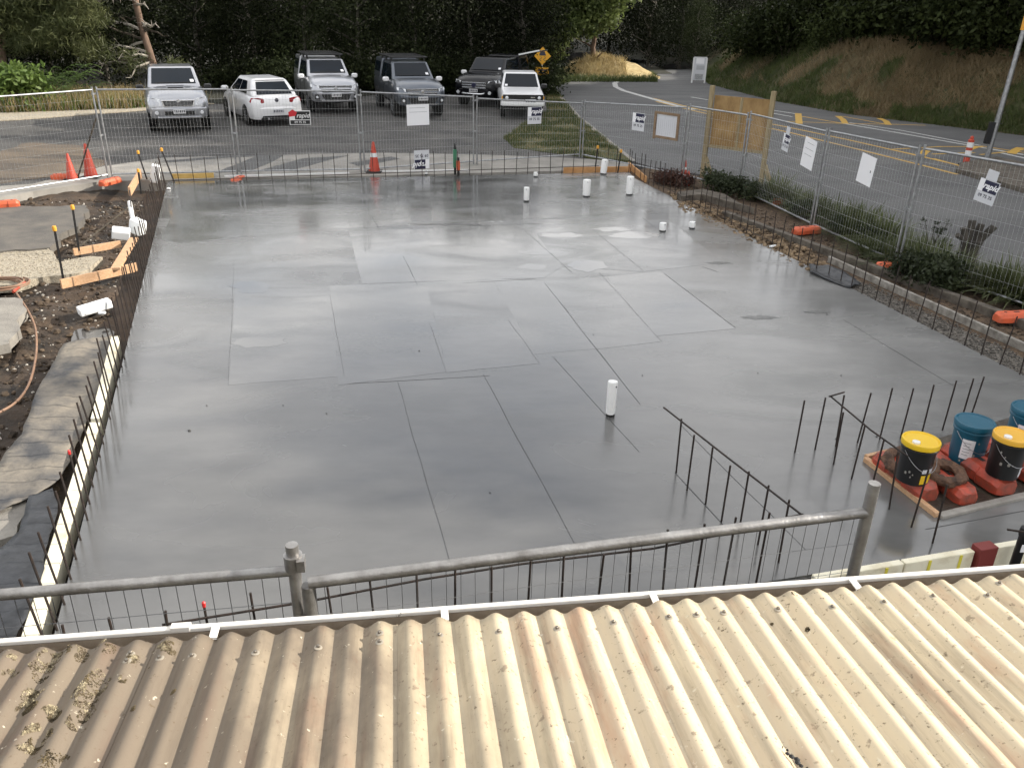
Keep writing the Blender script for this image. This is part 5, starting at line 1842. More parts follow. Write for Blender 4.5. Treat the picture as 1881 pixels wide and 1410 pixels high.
        for s in (1, -1):
            MB().prism([(s * .57, 2.555, .72), (s * .76, 2.48, .74), (s * .88, 2.28, .86), (s * .87, 2.24, .97), (s * .74, 2.43, .955), (s * .58, 2.52, .93)], (s * .02, .045, 0)).build('headlight', M['lamp'], e, bevel=.01)
            MB().lathe([(.07, -.01), (.06, .012)], 14, (0, 0, 0), 'X').build('fog_light', M['lamp'], e).matrix_local = Matrix.Translation((s * .68, 2.63, .50)) @ Matrix.Rotation(R(90), 4, 'Z')
        bst = [(-.88, .42, .66, 2.36), (-.80, .37, .66, 2.54), (-.6, .35, .66, 2.62), (0, .35, .66, 2.64), (.6, .35, .66, 2.62), (.80, .37, .66, 2.54), (.88, .42, .66, 2.36)]
        m = MB().loft([[Vector((x, 2.3, z0)), Vector((x, y - .03, z0)), Vector((x, y, z0 + .06)), Vector((x, y, z1 - .05)), Vector((x, y - .05, z1)), Vector((x, 2.3, z1))] for x, z0, z1, y in bst])
        m.build('bumper', M[paint], e, smooth=40)
        MB().tube([(-.46, 2.62, .50), (-.44, 2.74, .47), (-.38, 2.78, .46), (.38, 2.78, .46), (.44, 2.74, .47), (.46, 2.62, .50)], .035, n=8).build('nudge_bar', M['chrome'], e, smooth=50)
        plate(e, 2.66, .58)
    if scoop:
        m = MB()
        m.loft([[Vector((-.30, y, z - .05)), Vector((-.26, y, z + h_)), Vector((.26, y, z + h_)), Vector((.30, y, z - .05))] for y, z, h_ in ((1.40, 1.215, .0), (1.62, 1.205, .045), (1.88, 1.18, .05), (1.9, 1.18, .03))])
        sc_ = m.build('bonnet_scoop', M[paint], e, smooth=30)
        MB().box((0, 1.90, 1.205), (.46, .012, .035)).build('scoop_mouth', M['blackgloss'], sc_)
    if rack:
        m = MB()
        for y in (-1.75, .42):
            m.box((0, y, 1.99), (1.42, .06, .05))
        for x in (-.70, .70):
            m.box((x, -.66, 1.99), (.06, 2.2, .05))
        rk = m.build('roof_rack', M['blackgloss'], e, bevel=.01)
        for k in range(9):
            MB().box((0, -1.55 + k * .225, 1.985), (1.36, .10, .02)).build('rack_slat', M['blackgloss'], rk)
        for x in (-.64, .64):
            for y in (.25, -.75, -1.55):
                MB().box((x, y, 1.90), (.05, .12, .16)).build('rack_foot', M['blackgloss'], rk)
        if rack == 'vis':
            pass
    for y in (1.53, -1.55):
        for s in (1, -1):
            arch(e, s * .912, y, .39, s)
            wheel(e, s * .81, y, .39, .26)
    MB().box((0, -.1, .36), (1.5, 4.4, .16)).build('chassis', M['black'], e)
    for s in (1, -1):
        mirror(e, s * 1.0, .98, 1.12, mirror_mt or paint)
        MB().box((s * .925, .25, .93), (.02, .16, .03)).build('door_handle', M['chrome'], e)
        MB().box((s * .925, -.75, .93), (.02, .16, .03)).build('door_handle', M['chrome'], e)
        MB().box((s * .922, -.15, .78), (.008, .014, .56)).build('door_gap', M['black'], e)
        MB().box((s * .922, .98, .80), (.008, .014, .52)).build('door_gap', M['black'], e)
    for ch in e.children:
        if ch.name.split('.')[0] in RAISED:
            ch.location.z += .11
    return e


def axle_to_centre(axle, a, off):
    f = Vector((-math.sin(a), math.cos(a), 0))
    return axle - f * off


a = R(203.5)
ute(axle_to_centre(P(333, 239), a, 1.75), a, 'silver ute with bonnet scoop and no canopy, leftmost of the parked vehicles', 'silver', 'hilux_old', scoop=True, mirror_mt='blackgloss')
a = R(201.5)
ute(axle_to_centre(P(613, 206), a, 1.75), a, 'silver ute with canopy and flat black roof rack, right of the white hatchback', 'silver', 'hilux_new', canopy=True, rack=True, mirror_mt='carwhite')
a = R(199.5)
ute(axle_to_centre(P(768, 213), a, 1.75), a, 'graphite grey canopy ute with roof rack behind the large blank board', 'silver_d', 'hilux_new', canopy=True, rack=True, mirror_mt='carwhite')
a = R(163)
ute(axle_to_centre(P(883, 195), a, 1.75), a, 'black ute with its canopy side door lifted, behind the old white ute', 'carblack', 'ranger', canopy=True, flap=True, mirror_mt='carwhite')


def hatchback(loc, a, label):
    e = empty('hatchback', loc, a)
    tag(e, label, 'car', 'vehicles parked behind the back fence')
    st = [(-2.08, .36, .70, .66, .74, .66, 0), (-2.04, .28, .86, .74, .82, .72, .0), (-1.92, .24, .95, .80, .875, .76, .01), (-1.4, .22, .97, .82, .895, .80, .0), (-.4, .20, .97, .82, .895, .82, 0), (.8, .20, .97, .82, .895, .80, .02), (1.2, .20, .95, .82, .89, .74, .04), (1.7, .22, .86, .80, .86, .68, .04), (2.0, .28, .72, .70, .74, .58, .02), (2.08, .36, .64, .6, .64, .5, 0)]
    body_loft(st).build('body', M['carwhite'], e, smooth=38)
    m = MB()
    c = cabin(m, .93, 1.47, 1.15, .25, -1.36, -1.93, .80, .59)
    m.build('cabin', M['carwhite'], e, bevel=.11, seg=5)
    q = (c['rbl'], c['rbr'], c['rtr'], c['rtl'])
    pane(q, .11, .89, .14, .82, .014).build('rear_window', M['glass'], e)
    pane(q, .10, .90, .88, .97, .05, .045).build('roof_spoiler', M['carwhite'], e, bevel=.01)
    q = (c['fbr'], c['fbl'], c['ftl'], c['ftr'])
    pane(q, .07, .93, .08, .92, .014).build('windscreen', M['glass'], e)
    for s, q in (('r', (c['rbr'], c['fbr'], c['ftr'], c['rtr'])), ('l', (c['fbl'], c['rbl'], c['rtl'], c['ftl']))):
        if s == 'r':
            pane(q, .20, .52, .12, .84, u0t=.24).build('side_window', M['glass'], e)
            pane(q, .55, .90, .12, .84, u1t=.84).build('side_window', M['glass'], e)
        else:
            pane(q, .10, .45, .12, .84, u0t=.16).build('side_window', M['glass'], e)
            pane(q, .48, .80, .12, .84, u1t=.76).build('side_window', M['glass'], e)
    for s in (1, -1):
        MB().prism([(s * .42, -2.045, .77), (s * .62, -2.03, .72), (s * .80, -1.96, .73), (s * .87, -1.86, .80), (s * .81, -1.90, .92), (s * .60, -2.0, .925), (s * .43, -2.03, .89)], (s * .012, -.03, 0)).build('tail_light', M['tail'], e, bevel=.01)
    MB().lathe([(.065, -.012), (.055, .012)], 18, (0, 0, 0), 'X').build('badge', M['inkdark'], e).matrix_local = Matrix.Translation((0, -2.06, .84)) @ Matrix.Rotation(R(-90), 4, 'Z')
    bst = [(-.88, .30, .62, -1.80), (-.80, .25, .63, -2.02), (-.5, .23, .64, -2.12), (0, .23, .64, -2.14), (.5, .23, .64, -2.12), (.80, .25, .63, -2.02), (.88, .30, .62, -1.80)]
    MB().loft([[Vector((x, -1.7, z0)), Vector((x, y + .03, z0)), Vector((x, y, z0 + .07)), Vector((x, y, z1 - .06)), Vector((x, y + .06, z1)), Vector((x, -1.7, z1))] for x, z0, z1, y in bst]).build('rear_bumper', M['carwhite'], e, smooth=40)
    MB().prism([(-.62, -2.115, .24), (.62, -2.115, .24), (.52, -2.13, .36), (-.52, -2.13, .36)], (0, -.025, 0)).build('valance', M['blackgloss'], e)
    plate(e, -2.15, .50, 'corf', .38, .12, False)
    for y in (1.30, -1.28):
        for s in (1, -1):
            arch(e, s * .885, y, .315, s)
            wheel(e, s * .79, y, .315, .21)
    for s in (1, -1):
        mirror(e, s * .97, .72, 1.0, 'carwhite')
        MB().box((s * .897, -.1, .80), (.02, .16, .028)).build('door_handle', M['carwhite'], e)
        MB().box((s * .893, -.28, .62), (.008, .012, .56)).build('door_gap', M['black'], e)
    MB().box((0, 0, .24), (1.4, 3.6, .14)).build('underbody', M['black'], e)
    MB().cyl((-.35, -2.16, .27), (-.35, -2.0, .27), .035, n=10).build('exhaust_tip', M['chrome'], e)
    return e


a = R(32)
hatchback(axle_to_centre(P(508, 230), a, -1.75), a, 'white hatchback seen from behind with red tail lights, second from the left')


def old_ute(loc, a, label):
    e = empty('old_ute', loc, a)
    tag(e, label, 'ute', 'vehicles parked behind the back fence')
    st = [(-2.3, .50, .92, .72, .76, .74, 0), (-1.0, .40, .93, .74, .79, .76, 0), (0, .38, .94, .74, .80, .77, 0), (.75, .38, .95, .75, .80, .76, .01), (1.2, .38, .94, .75, .80, .74, .015), (1.85, .38, .88, .75, .80, .72, .012), (1.98, .40, .86, .74, .79, .72, .006), (2.02, .42, .80, .73, .775, .70, 0)]
    body_loft(st).build('body', M['carwhite'], e, smooth=30)
    m = MB()
    c = cabin(m, 1.0, 1.55, .92, .46, -.72, -.86, .76, .62)
    m.build('cabin', M['carwhite'], e, bevel=.05, seg=3)
    q = (c['fbr'], c['fbl'], c['ftl'], c['ftr'])
    pane(q, .06, .94, .10, .90, .014).build('windscreen', M['glass'], e)
    pane(q, .12, .75, .11, .13, .024).build('wiper', M['black'], e)
    pane(q, .08, .15, .14, .26, .017, .004).build('sticker', M['paper'], e)
    for s, q in (('r', (c['rbr'], c['fbr'], c['ftr'], c['rtr'])), ('l', (c['fbl'], c['rbl'], c['rtl'], c['ftl']))):
        pane(q, .12, .88, .12, .86).build('side_window', M['glass'], e)
    g = MB().box((0, 2.035, .70), (1.50, .05, .21)).build('grille', M['blackgloss'], e, bevel=.006)
    for z in (.66, .70, .74):
        MB().box((0, 2.062, z), (1.0, .006, .010)).build('grille_bar', M['peg'], g)
    MB().box((-.36, 2.064, .71), (.16, .008, .035)).build('name_badge', M['chrome'], g)
    for s in (1, -1):
        MB().box((s * .60, 2.055, .70), (.20, .03, .17)).build('headlight_bezel', M['blackgloss'], e)
        MB().lathe([(.066, -.012), (.05, .022), (.01, .03)], 16, (0, 0, 0), 'X').build('headlight', M['lamp'], e).matrix_local = Matrix.Translation((s * .60, 2.072, .70)) @ Matrix.Rotation(R(90), 4, 'Z')
        MB().box((s * .77, 1.98, .70), (.04, .10, .10)).build('indicator', M['signyel'], e)
    MB().loft([[Vector((x, y - .07, z0)), Vector((x, y, z0)), Vector((x, y + .02, z0 + .06)), Vector((x, y, z0 + .12)), Vector((x, y - .07, z0 + .12))] for x, y, z0 in ((-.82, 1.93, .43), (-.78, 2.08, .42), (-.4, 2.12, .42), (.4, 2.12, .42), (.78, 2.08, .42), (.82, 1.93, .43))]).build('bumper', M['reflect'], e, smooth=40)
    MB().box((0, 2.0, .58), (1.46, .03, .07)).build('lower_panel', M['blackgloss'], e)
    plate(e, 2.10, .585, 'corf', .40, .13, True, -.28)
    for y in (1.28, -1.35):
        for s in (1, -1):
            arch(e, s * .785, y, .31, s)
            wheel(e, s * .70, y, .31, .18)
    for s in (1, -1):
        mirror(e, s * .86, .74, .98, 'blackgloss')
        MB().box((s * .803, -.25, .78), (.02, .13, .025)).build('door_handle', M['chrome'], e)
    m = MB()
    for x in (-.72, .72):
        m.box((x, -1.6, .95), (.08, 1.36, .06))
    m.box((0, -2.27, .94), (1.46, .07, .06))
    m.build('tray_rail', M['carwhite'], e, bevel=.01)
    MB().box((0, -.1, .33), (1.3, 3.8, .14)).build('chassis', M['black'], e)
    for ch in e.children:
        if ch.name.split('.')[0] not in {'wheel', 'wheel_arch', 'cabin', 'windscreen', 'side_window', 'wiper', 'sticker'}:
            ch.location.z += .08
    return e


a = R(184)
old_ute(axle_to_centre(P(958, 217), a, 1.5), a, 'boxy old white ute with round headlights at the right end of the parked row')

# ------------------------------------------------------------------ terrain at the back and the hill on the right
struct(sheet('forest_floor', [Vector((-60, 29, 0)), Vector((-18.5, 31.5, 0)), Vector((-14, 34.2, 0)), Vector((-9, 36.5, 0)), Vector((-5, 42, 0)), Vector((0.6, 45, 0)), Vector((1.6, 49, 0)), Vector((3.6, 54, 0)), Vector((10, 57, 0)), Vector((10, 120, 0)), Vector((-60, 120, 0))], 0.03, 0.3, M['forest']))
base_line = [Vector((14.5, 74, 0)), Vector((12.5, 62, 0)), P(1300, 155), P(1420, 186), P(1560, 211), P(1700, 228), P(1881, 250), Vector((20.6, 25.5, 0)), Vector((22.6, 19.5, 0)), Vector((25, 12, 0)), Vector((27.5, 3, 0))]


def along(t):
    k = t * (len(base_line) - 1)
    i = min(int(k), len(base_line) - 2)
    return lerp(base_line[i], base_line[i + 1], k - i)


def base_n(t):
    d = (along(min(1, t + .04)) - along(max(0, t - .04))).normalized()
    n = Vector((-d.y, d.x, 0))
    return n if n.x > 0 else -n


def hz(d):
    s = min(1, max(0, d / 3.6))
    return 2.5 * s * s * (3 - 2 * s) * .5 + 2.5 * s * .5 + .27 * max(0, d - 3.6)


vs, fs = [], []
NT, ND = 90, 34
for i in range(NT + 1):
    t = i / NT
    p, n = along(t), base_n(t)
    for j in range(ND + 1):
        d = 42 * (j / ND) ** 1.7
        q = p + n * d
        z = hz(d) + (.25 * noise.noise(q * .6) + .10 * noise.noise(q * 1.9)) * min(1, d) - .02
        vs.append((q.x, q.y, z))
for i in range(NT):
    for j in range(ND):
        a = i * (ND + 1) + j
        fs.append((a, a + 1, a + ND + 2, a + ND + 1))
m = MB()
m.v, m.f = vs, fs
struct(link('hillside', m.mesh('hillside', 180), M['hill']))
# wooded rise closing the view behind the trees
struct(grid_mesh('wooded_rise', -90, 60, 66, 130, 30, 14, lambda x, y: (y - 66) * .16 - .1 + 1.5 * noise.noise(Vector((x, y, 0)) * .08), M['forest']))


def bank_z(x, y):
    u, v = (x - 5.2) / (3.0 if x < 5.2 else 3.9), (y - 53.6) / 3.0
    r = u * u + v * v
    return -0.15 + 1.15 * max(0, 1 - r) ** 1.2 * (1 + .2 * noise.noise(Vector((x, y, 0)) * .9)) + .08 * noise.noise(Vector((x, y, 3)) * 2.5)


struct(grid_mesh('clay_bank', 1.8, 9.4, 50.2, 57.0, 50, 40, bank_z, M['bank']))


# ------------------------------------------------------------------ foliage
def leaf_mesh(name, blobs, n, size, seed, mt, aspect=.5, clump=.5, per=26, droop=0.0, shell=.5):
    rng = np.random.default_rng(seed)
    w = np.array([b[3] * b[4] * b[5] for b in blobs]) ** .75
    w = w / w.sum()
    nc = max(1, n // per)
    bi = rng.choice(len(blobs), nc, p=w)
    B = np.array(blobs)[bi]
    dirs = rng.normal(size=(nc, 3))
    dirs /= np.linalg.norm(dirs, axis=1)[:, None]
    rad = shell + (1 - shell) * rng.random(nc) ** .6
    cen = B[:, :3] + dirs * B[:, 3:6] * rad[:, None]
    tot = nc * per
    ci = np.repeat(np.arange(nc), per)
    off = rng.normal(size=(tot, 3)) * clump * .5
    off[:, 2] *= .7
    pos = cen[ci] + off
    ax = rng.normal(size=(tot, 3))
    ax[:, 2] -= droop
    ax /= np.linalg.norm(ax, axis=1)[:, None]
    ot = rng.normal(size=(tot, 3))
    sd = np.cross(ax, ot)
    sd /= np.linalg.norm(sd, axis=1)[:, None]
    L = size * (.6 + .8 * rng.random(tot))[:, None]
    W = L * aspect
    v = np.empty((tot, 4, 3))
    v[:, 0] = pos - ax * L * .5
    v[:, 1] = pos + sd * W * .5
    v[:, 2] = pos + ax * L * .5
    v[:, 3] = pos - sd * W * .5
    me = bpy.data.meshes.new(name)
    me.vertices.add(tot * 4)
    me.vertices.foreach_set('co', v.reshape(-1))
    me.loops.add(tot * 4)
    me.loops.foreach_set('vertex_index', np.arange(tot * 4, dtype=np.int32))
    me.polygons.add(tot)
    me.polygons.foreach_set('loop_start', np.arange(0, tot * 4, 4, dtype=np.int32))
    me.update(calc_edges=True)
    me.materials.append(mt)
    return me


def trunk_mesh(name, h, r, seed, mt, limbs=7, bend=.25, zl=.25):
    rnd = random.Random(seed)
    m = MB()
    pts = [Vector((bend * noise.noise(Vector((i * .5, seed, 0))), bend * noise.noise(Vector((i * .5, seed, 9))), h * i / 8 - .2)) for i in range(9)]
    m.tube(pts, [r * (1.25 if i == 0 else 1) * (1 - .8 * i / 8) for i in range(9)], n=8)
    for k in range(limbs):
        z = h * (zl + (1 - zl - .1) * k / limbs)
        i = int(z / h * 8)
        b = pts[i]
        an = rnd.random() * 6.28
        L = h * rnd.uniform(.16, .28)
        e_ = [b + Vector((math.cos(an) * L * t, math.sin(an) * L * t, L * (.55 * t - .1 * t * t) + .05 * math.sin(t * 9))) for t in (0, .33, .66, 1)]
        m.tube(e_, [r * .45, r * .32, r * .2, r * .06], n=5)
    return m.mesh(name, 60), pts


def crown_blobs(h, r, seed, z0=.12, n=9):
    rnd = random.Random(seed)
    out = []
    for k in range(n):
        t = k / (n - 1)
        z = h * (z0 + (1 - z0) * t * .92)
        rr = r * math.sin(math.pi * (.25 + .62 * t)) ** .8
        an = k * 2.4 + rnd.random()
        o = rr * rnd.uniform(.25, .55)
        out.append((math.cos(an) * o, math.sin(an) * o, z, rr * rnd.uniform(.55, .8), rr * rnd.uniform(.55, .8), h * rnd.uniform(.09, .15)))
    return out


# dark belt behind the cars: three shared shapes, each tree its own object
dark = []
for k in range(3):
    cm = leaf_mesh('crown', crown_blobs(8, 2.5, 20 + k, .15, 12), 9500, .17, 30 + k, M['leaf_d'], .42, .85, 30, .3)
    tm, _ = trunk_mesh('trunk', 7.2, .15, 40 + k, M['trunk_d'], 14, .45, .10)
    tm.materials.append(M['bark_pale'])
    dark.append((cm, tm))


def plant_tree(name, meshes, loc, s, label, group, rz=None, sz=None):
    e = empty(name, loc, random.random() * 6.28 if rz is None else rz)
    e.scale = (s, s, s if sz is None else sz)
    tag(e, label, 'tree', group)
    link('crown', meshes[0], None, e)
    link('trunk', meshes[1], None, e)
    return e


gd_ = 'dark shaded trees behind the parked vehicles'
ld_ = 'dark shaded evergreen tree in the belt behind the parked vehicles'
spots = []
for i in range(11):
    x = -26 + i * 2.62
    y = (38.6 if x < -17 else 42.5) + .15 * max(0, x + 8) + random.uniform(-.5, .5)
    spots.append((x, y, .88))
for i in range(10):
    spots.append((-27 + i * 3.0, 47 + random.uniform(-.6, .6), .98))
for i in range(8):
    spots.append((-30 + i * 3.9, 53.5 + random.uniform(-1, 1), 1.1))
front = ['dark evergreen tree at the far left edge behind the pine', 'dark evergreen tree just left of the pine foliage', 'dark tree behind the pine needles at the left', 'dark tree behind the ferns and dry grass', 'dark tree behind the leaning pine trunk', 'dark tree directly behind the leftmost silver ute', 'dark tree in the gap between the silver ute and the white hatchback', 'dark tree directly behind the white hatchback', 'dark tree directly behind the silver canopy ute', 'dark tree directly behind the graphite canopy ute', 'dark tree directly behind the black ute']
for i, (x, y, s) in enumerate(spots):
    plant_tree('dark_tree', dark[i % 3], (x, y, 0), s * random.uniform(.9, 1.08), front[i] if i < 11 else ld_, gd_)
# trees across the road at the bend
for i, (x, y, s) in enumerate([(9.2, 62.5, .95), (12, 66, 1.05), (14.5, 70, 1.1), (17.2, 66.5, 1.0), (20, 71, 1.1), (6.5, 64, 1.0), (10, 70, 1.1), (23, 66, .9), (13, 75, 1.2), (18, 77, 1.2), (3, 66, 1.05), (0, 61, 1.0), (15.5, 62.5, .6), (12.2, 61, .55)]):
    plant_tree('dark_tree', dark[i % 3], (x, y, 0), s, 'dark tree closing off the view beyond the bend of the road', 'dark trees beyond the bend')

# tall trees on the hill at the right; they shade the site
hill = []
for k in range(3):
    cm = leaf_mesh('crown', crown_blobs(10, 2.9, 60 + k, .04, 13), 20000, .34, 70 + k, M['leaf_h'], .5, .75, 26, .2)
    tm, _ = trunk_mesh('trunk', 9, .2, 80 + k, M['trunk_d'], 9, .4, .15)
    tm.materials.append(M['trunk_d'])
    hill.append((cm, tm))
row = [(28.6, 9.3, 13.8), (28, 11.8, 14.6), (27.4, 14.6, 14.3), (26.8, 17.4, 13.7), (26, 20.2, 13.0), (25.2, 23, 14.3), (24.4, 26, 14.8), (23.6, 29.2, 16.6), (22.8, 32.6, 17.4), (21.8, 36, 17.0), (20.8, 39.4, 15.4), (19.6, 43, 14), (18.8, 46.5, 13)]
gh = 'tall dark trees on the hillside at the right'
lh = 'tall dark green tree growing on top of the hillside at the right'
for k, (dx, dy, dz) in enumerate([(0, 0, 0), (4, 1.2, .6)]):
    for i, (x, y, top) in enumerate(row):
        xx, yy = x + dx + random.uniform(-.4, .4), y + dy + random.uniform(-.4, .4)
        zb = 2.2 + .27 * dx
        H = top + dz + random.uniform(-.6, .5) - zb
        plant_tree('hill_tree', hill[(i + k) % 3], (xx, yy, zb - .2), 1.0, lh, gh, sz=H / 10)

# low scrub on the brow of the bank and at the feet of the belt
scrub = []
for k in range(3):
    rnd = random.Random(k)
    bl = [(rnd.uniform(-.7, .7), rnd.uniform(-.7, .7), rnd.uniform(.3, 1.0), .55, .55, .45) for _ in range(6)]
    cm = leaf_mesh('foliage', bl, 2400, .13, 90 + k, M['leaf_h'], .5, .4, 20)
    m = MB()
    for q in range(6):
        an = q * 1.05
        m.tube([(0, 0, -.1), (.2 * math.cos(an), .2 * math.sin(an), .4), (.5 * math.cos(an), .5 * math.sin(an), .95)], [.03, .02, .006], n=5)
    tm = m.mesh('stem')
    tm.materials.append(M['trunk_d'])
    cd2 = leaf_mesh('foliage', bl, 2400, .12, 95 + k, M['leaf_d'], .5, .4, 20)
    scrub.append((cm, tm, cd2))


def in_sun_lane(x, y):
    # open gap in the scrub through which the bend stays sunlit
    dx, dy = x - 5.0, y - 53.0
    al = dx * .985 + dy * .174
    return al > 3 and abs(-dx * .174 + dy * .985) < 3.6


def bush(meshes, loc, s, label, group, crown=0, sz=None, name='scrub_bush'):
    e = empty(name, loc, random.random() * 6.28)
    e.scale = (s, s, sz or s)
    tag(e, label, 'bush', group)
    link('foliage', meshes[crown], None, e)
    link('stem', meshes[1], None, e)
    return e


for i in range(44):
    t = .145 + .56 * (i / 43) + random.uniform(-.006, .006)
    d = random.uniform(3.6, 6.5)
    q = along(t) + base_n(t) * d
    if in_sun_lane(q.x, q.y):
        continue
    bush(scrub[i % 3], (q.x, q.y, hz(d) - .1), random.uniform(1.0, 2.0), 'dark scrub bush along the brow of the grassy bank at the right', 'scrub bushes on the brow of the bank')
for i in range(10):
    t = .14 + .12 * i / 10
    d = random.uniform(.8, 4)
    q = along(t) + base_n(t) * d
    if in_sun_lane(q.x, q.y):
        continue
    bush(scrub[i % 3], (q.x, q.y, hz(d) - .1), random.uniform(1.0, 1.7), 'dark scrub bush at the shaded far end of the roadside bank', 'scrub bushes at the far end of the bank')
for i in range(24):
    x = -14 + i * .66
    y = 40.0 + .2 * max(0, x + 10) + random.uniform(-.3, .9)
    bush(scrub[i % 3], (x, y, 0), random.uniform(.8, 1.35), 'low dark bush at the foot of the trees behind the vehicles', 'low bushes at the foot of the dark trees', 2)

# sunlit tree over the clay bank
cm = leaf_mesh('crown', [(0, 0, 2.6, 1.5, 1.4, 1.0), (-.9, .2, 3.8, 1.5, 1.4, 1.1), (.9, -.2, 4.0, 1.4, 1.4, 1.2), (0, 0, 5.6, 1.9, 1.7, 1.4), (-1.5, .4, 5.2, 1.1, 1.1, .9), (1.5, 0, 5.6, 1.2, 1.2, 1.0), (-.6, -.6, 1.9, 1.0, .9, .7), (.2, 0, 7.2, 1.6, 1.5, 1.0)], 15000, .26, 5, M['leaf_m'], .5, .5, 24)
tm, _ = trunk_mesh('trunk', 6.5, .16, 6, M['trunk'], 9, .5, .1)
tm.materials.append(M['trunk'])
plant_tree('bank_tree', (cm, tm), (4.6, 53.8, 1.0), 1.0, 'bright green sunlit tree above the yellow clay bank by the bend', None, 0)
cm = leaf_mesh('crown', crown_blobs(6, 1.8, 15, .02, 9), 9000, .26, 16, M['leaf_m'], .5, .5, 24)
plant_tree('bank_tree', (cm, tm), (2.2, 55.4, 1.2), .95, 'dimmer green tree left of the sunlit one above the clay bank', None, 1)

# ------------------------------------------------------------------ left: pine, ferns, shrub
pine = empty('pine_tree', (-15.6, 37.6, 0), 0)
tag(pine, 'pine with reddish trunk and dead grey branches behind the leftmost silver ute', 'tree')
m = MB()
tp_ = [Vector((0, 0, -.2)), Vector((-.05, 0, .9)), Vector((-.2, 0, 1.8)), Vector((-.42, .1, 2.8)), Vector((-.5, .1, 3.8)), Vector((-.45, .2, 5.5)), Vector((-.4, .2, 8.2))]
m.tube(tp_, [.19, .16, .15, .14, .13, .11, .04], n=9)
m.build('trunk', M['trunk'], pine, smooth=60)
rnd = random.Random(11)
for k in range(26):
    z = rnd.uniform(.8, 5.0)
    i = 0
    while tp_[i + 1].z < z:
        i += 1
    b = lerp(tp_[i], tp_[i + 1], (z - tp_[i].z) / (tp_[i + 1].z - tp_[i].z))
    an = rnd.choice([math.pi + rnd.gauss(0, .7), math.pi + rnd.gauss(0, .7), rnd.uniform(-.5, .5)])
    L = rnd.uniform(.9, 3.0) * (1 if math.cos(an) < 0 else .45)
    up = rnd.uniform(-.25, .55)
    pts = [b + Vector((math.cos(an) * L * t, math.sin(an) * L * t * .6 - .4 * t, L * (up * t - .35 * t * t * rnd.uniform(.2, 1.3)))) for t in (0, .2, .4, .6, .8, 1)]
    m = MB()
    m.tube(pts, [.065, .055, .043, .033, .022, .008], n=5)
    for q in range(5):
        j = rnd.randint(1, 4)
        s_ = pts[j]
        dv = Vector((rnd.uniform(-1, .3), rnd.uniform(-.6, .3), rnd.uniform(-.4, .6))) * rnd.uniform(.3, .8)
        m.tube([s_, s_ + dv * .5 + Vector((0, 0, .05)), s_ + dv], [.014, .01, .003], n=4)
    m.build('dead_branch', M['twig'] if k % 3 else M['trunk_d'], pine)
nb_ = [(-1.6, -.8, 5.2, 1.6, 1.4, .8), (-3.2, -1.2, 4.3, 1.7, 1.5, .8), (-5.0, -1.4, 3.6, 1.6, 1.4, .8), (-2.4, -1.4, 3.2, 1.3, 1.1, .6), (-3.8, -1.6, 2.4, 1.4, 1.2, .6), (.2, .2, 6.6, 1.6, 1.5, 1.0), (-5.8, -1.6, 5.0, 1.5, 1.4, .8), (-2.2, -1.0, 1.9, 1.0, .9, .4), (-.9, -.6, 1.5, .7, .6, .35), (-6.6, -1.2, 3.0, 1.3, 1.2, .8), (.7, -.2, 1.3, .5, .5, .3)]
o = link('needles', leaf_mesh('needles', nb_, 26000, .30, 44, M['leaf_p'], .10, .42, 40, .5, .25), None, pine)
# pale-needled companion further left
e = empty('pine_tree', (-21.5, 36.5, 0), 0)
tag(e, 'dense dark green pine at the far left edge behind the ferns', 'tree')
link('needles', leaf_mesh('needles', [(0, 0, 2.6, 1.8, 1.6, 1.0), (-1, 0, 4.0, 2.2, 1.8, 1.0), (1.2, -.3, 3.8, 1.6, 1.5, 1.0), (0, 0, 5.6, 2.0, 1.8, 1.2), (1.8, -.4, 2.4, 1.2, 1.0, .6), (-.4, 0, 7, 1.6, 1.5, 1.0)], 20000, .28, 45, M['leaf_p'], .10, .5, 36, .3, .3), None, e)
tm, _ = trunk_mesh('trunk', 7.0, .17, 61, M['trunk'], 9, .3, .1)
tm.materials.append(M['trunk'])
link('trunk', tm, None, e)
# bright leafy shrub
for (x, y, s, lab) in ((-18.5, 31.6, 1.35, 'bright yellow green leafy shrub at the left edge behind the fence'), (-19.9, 31.2, 1.25, 'second bright leafy shrub cut by the left edge of the picture')):
    e = empty('leafy_shrub', (x, y, 0), random.random())
    e.scale = (s, s, s)
    tag(e, lab, 'shrub')
    link('foliage', leaf_mesh('foliage', [(0, 0, .5, .8, .7, .4), (.2, 0, .85, .55, .5, .3), (-.5, .1, .8, .5, .5, .4), (.6, -.1, .45, .4, .4, .3)], 3200, .16, int(x * 3) % 97, M['leaf_b'], .55, .28, 20), None, e)
    link('stem', scrub[0][1], None, e)


# ferns
def frond_mesh(seed):
    rnd = random.Random(seed)
    m = MB()
    for k in range(11):
        an = k * .571 + rnd.random() * .3
        L = rnd.uniform(.75, 1.15)
        prev = None
        for i in range(13):
            t = i / 12
            r = L * t
            z = .75 * math.sin(t * 2.0) * L
            p = Vector((math.cos(an) * r, math.sin(an) * r, z))
            sd = Vector((-math.sin(an), math.cos(an), -.15))
            w = .24 * math.sin(math.pi * min(1, t * .85 + .12)) * L
            dirv = Vector((math.cos(an), math.sin(an), 0))
            if i:
                for s in (1, -1):
                    tip = p + sd * w * s + dirv * .05 - Vector((0, 0, .04))
                    m.add([p - dirv * .022, p + dirv * .028, tip], [(0, 1, 2)])
                m.tube([prev, p], .006, n=3, caps=False)
            prev = p
    return m.mesh('fronds')


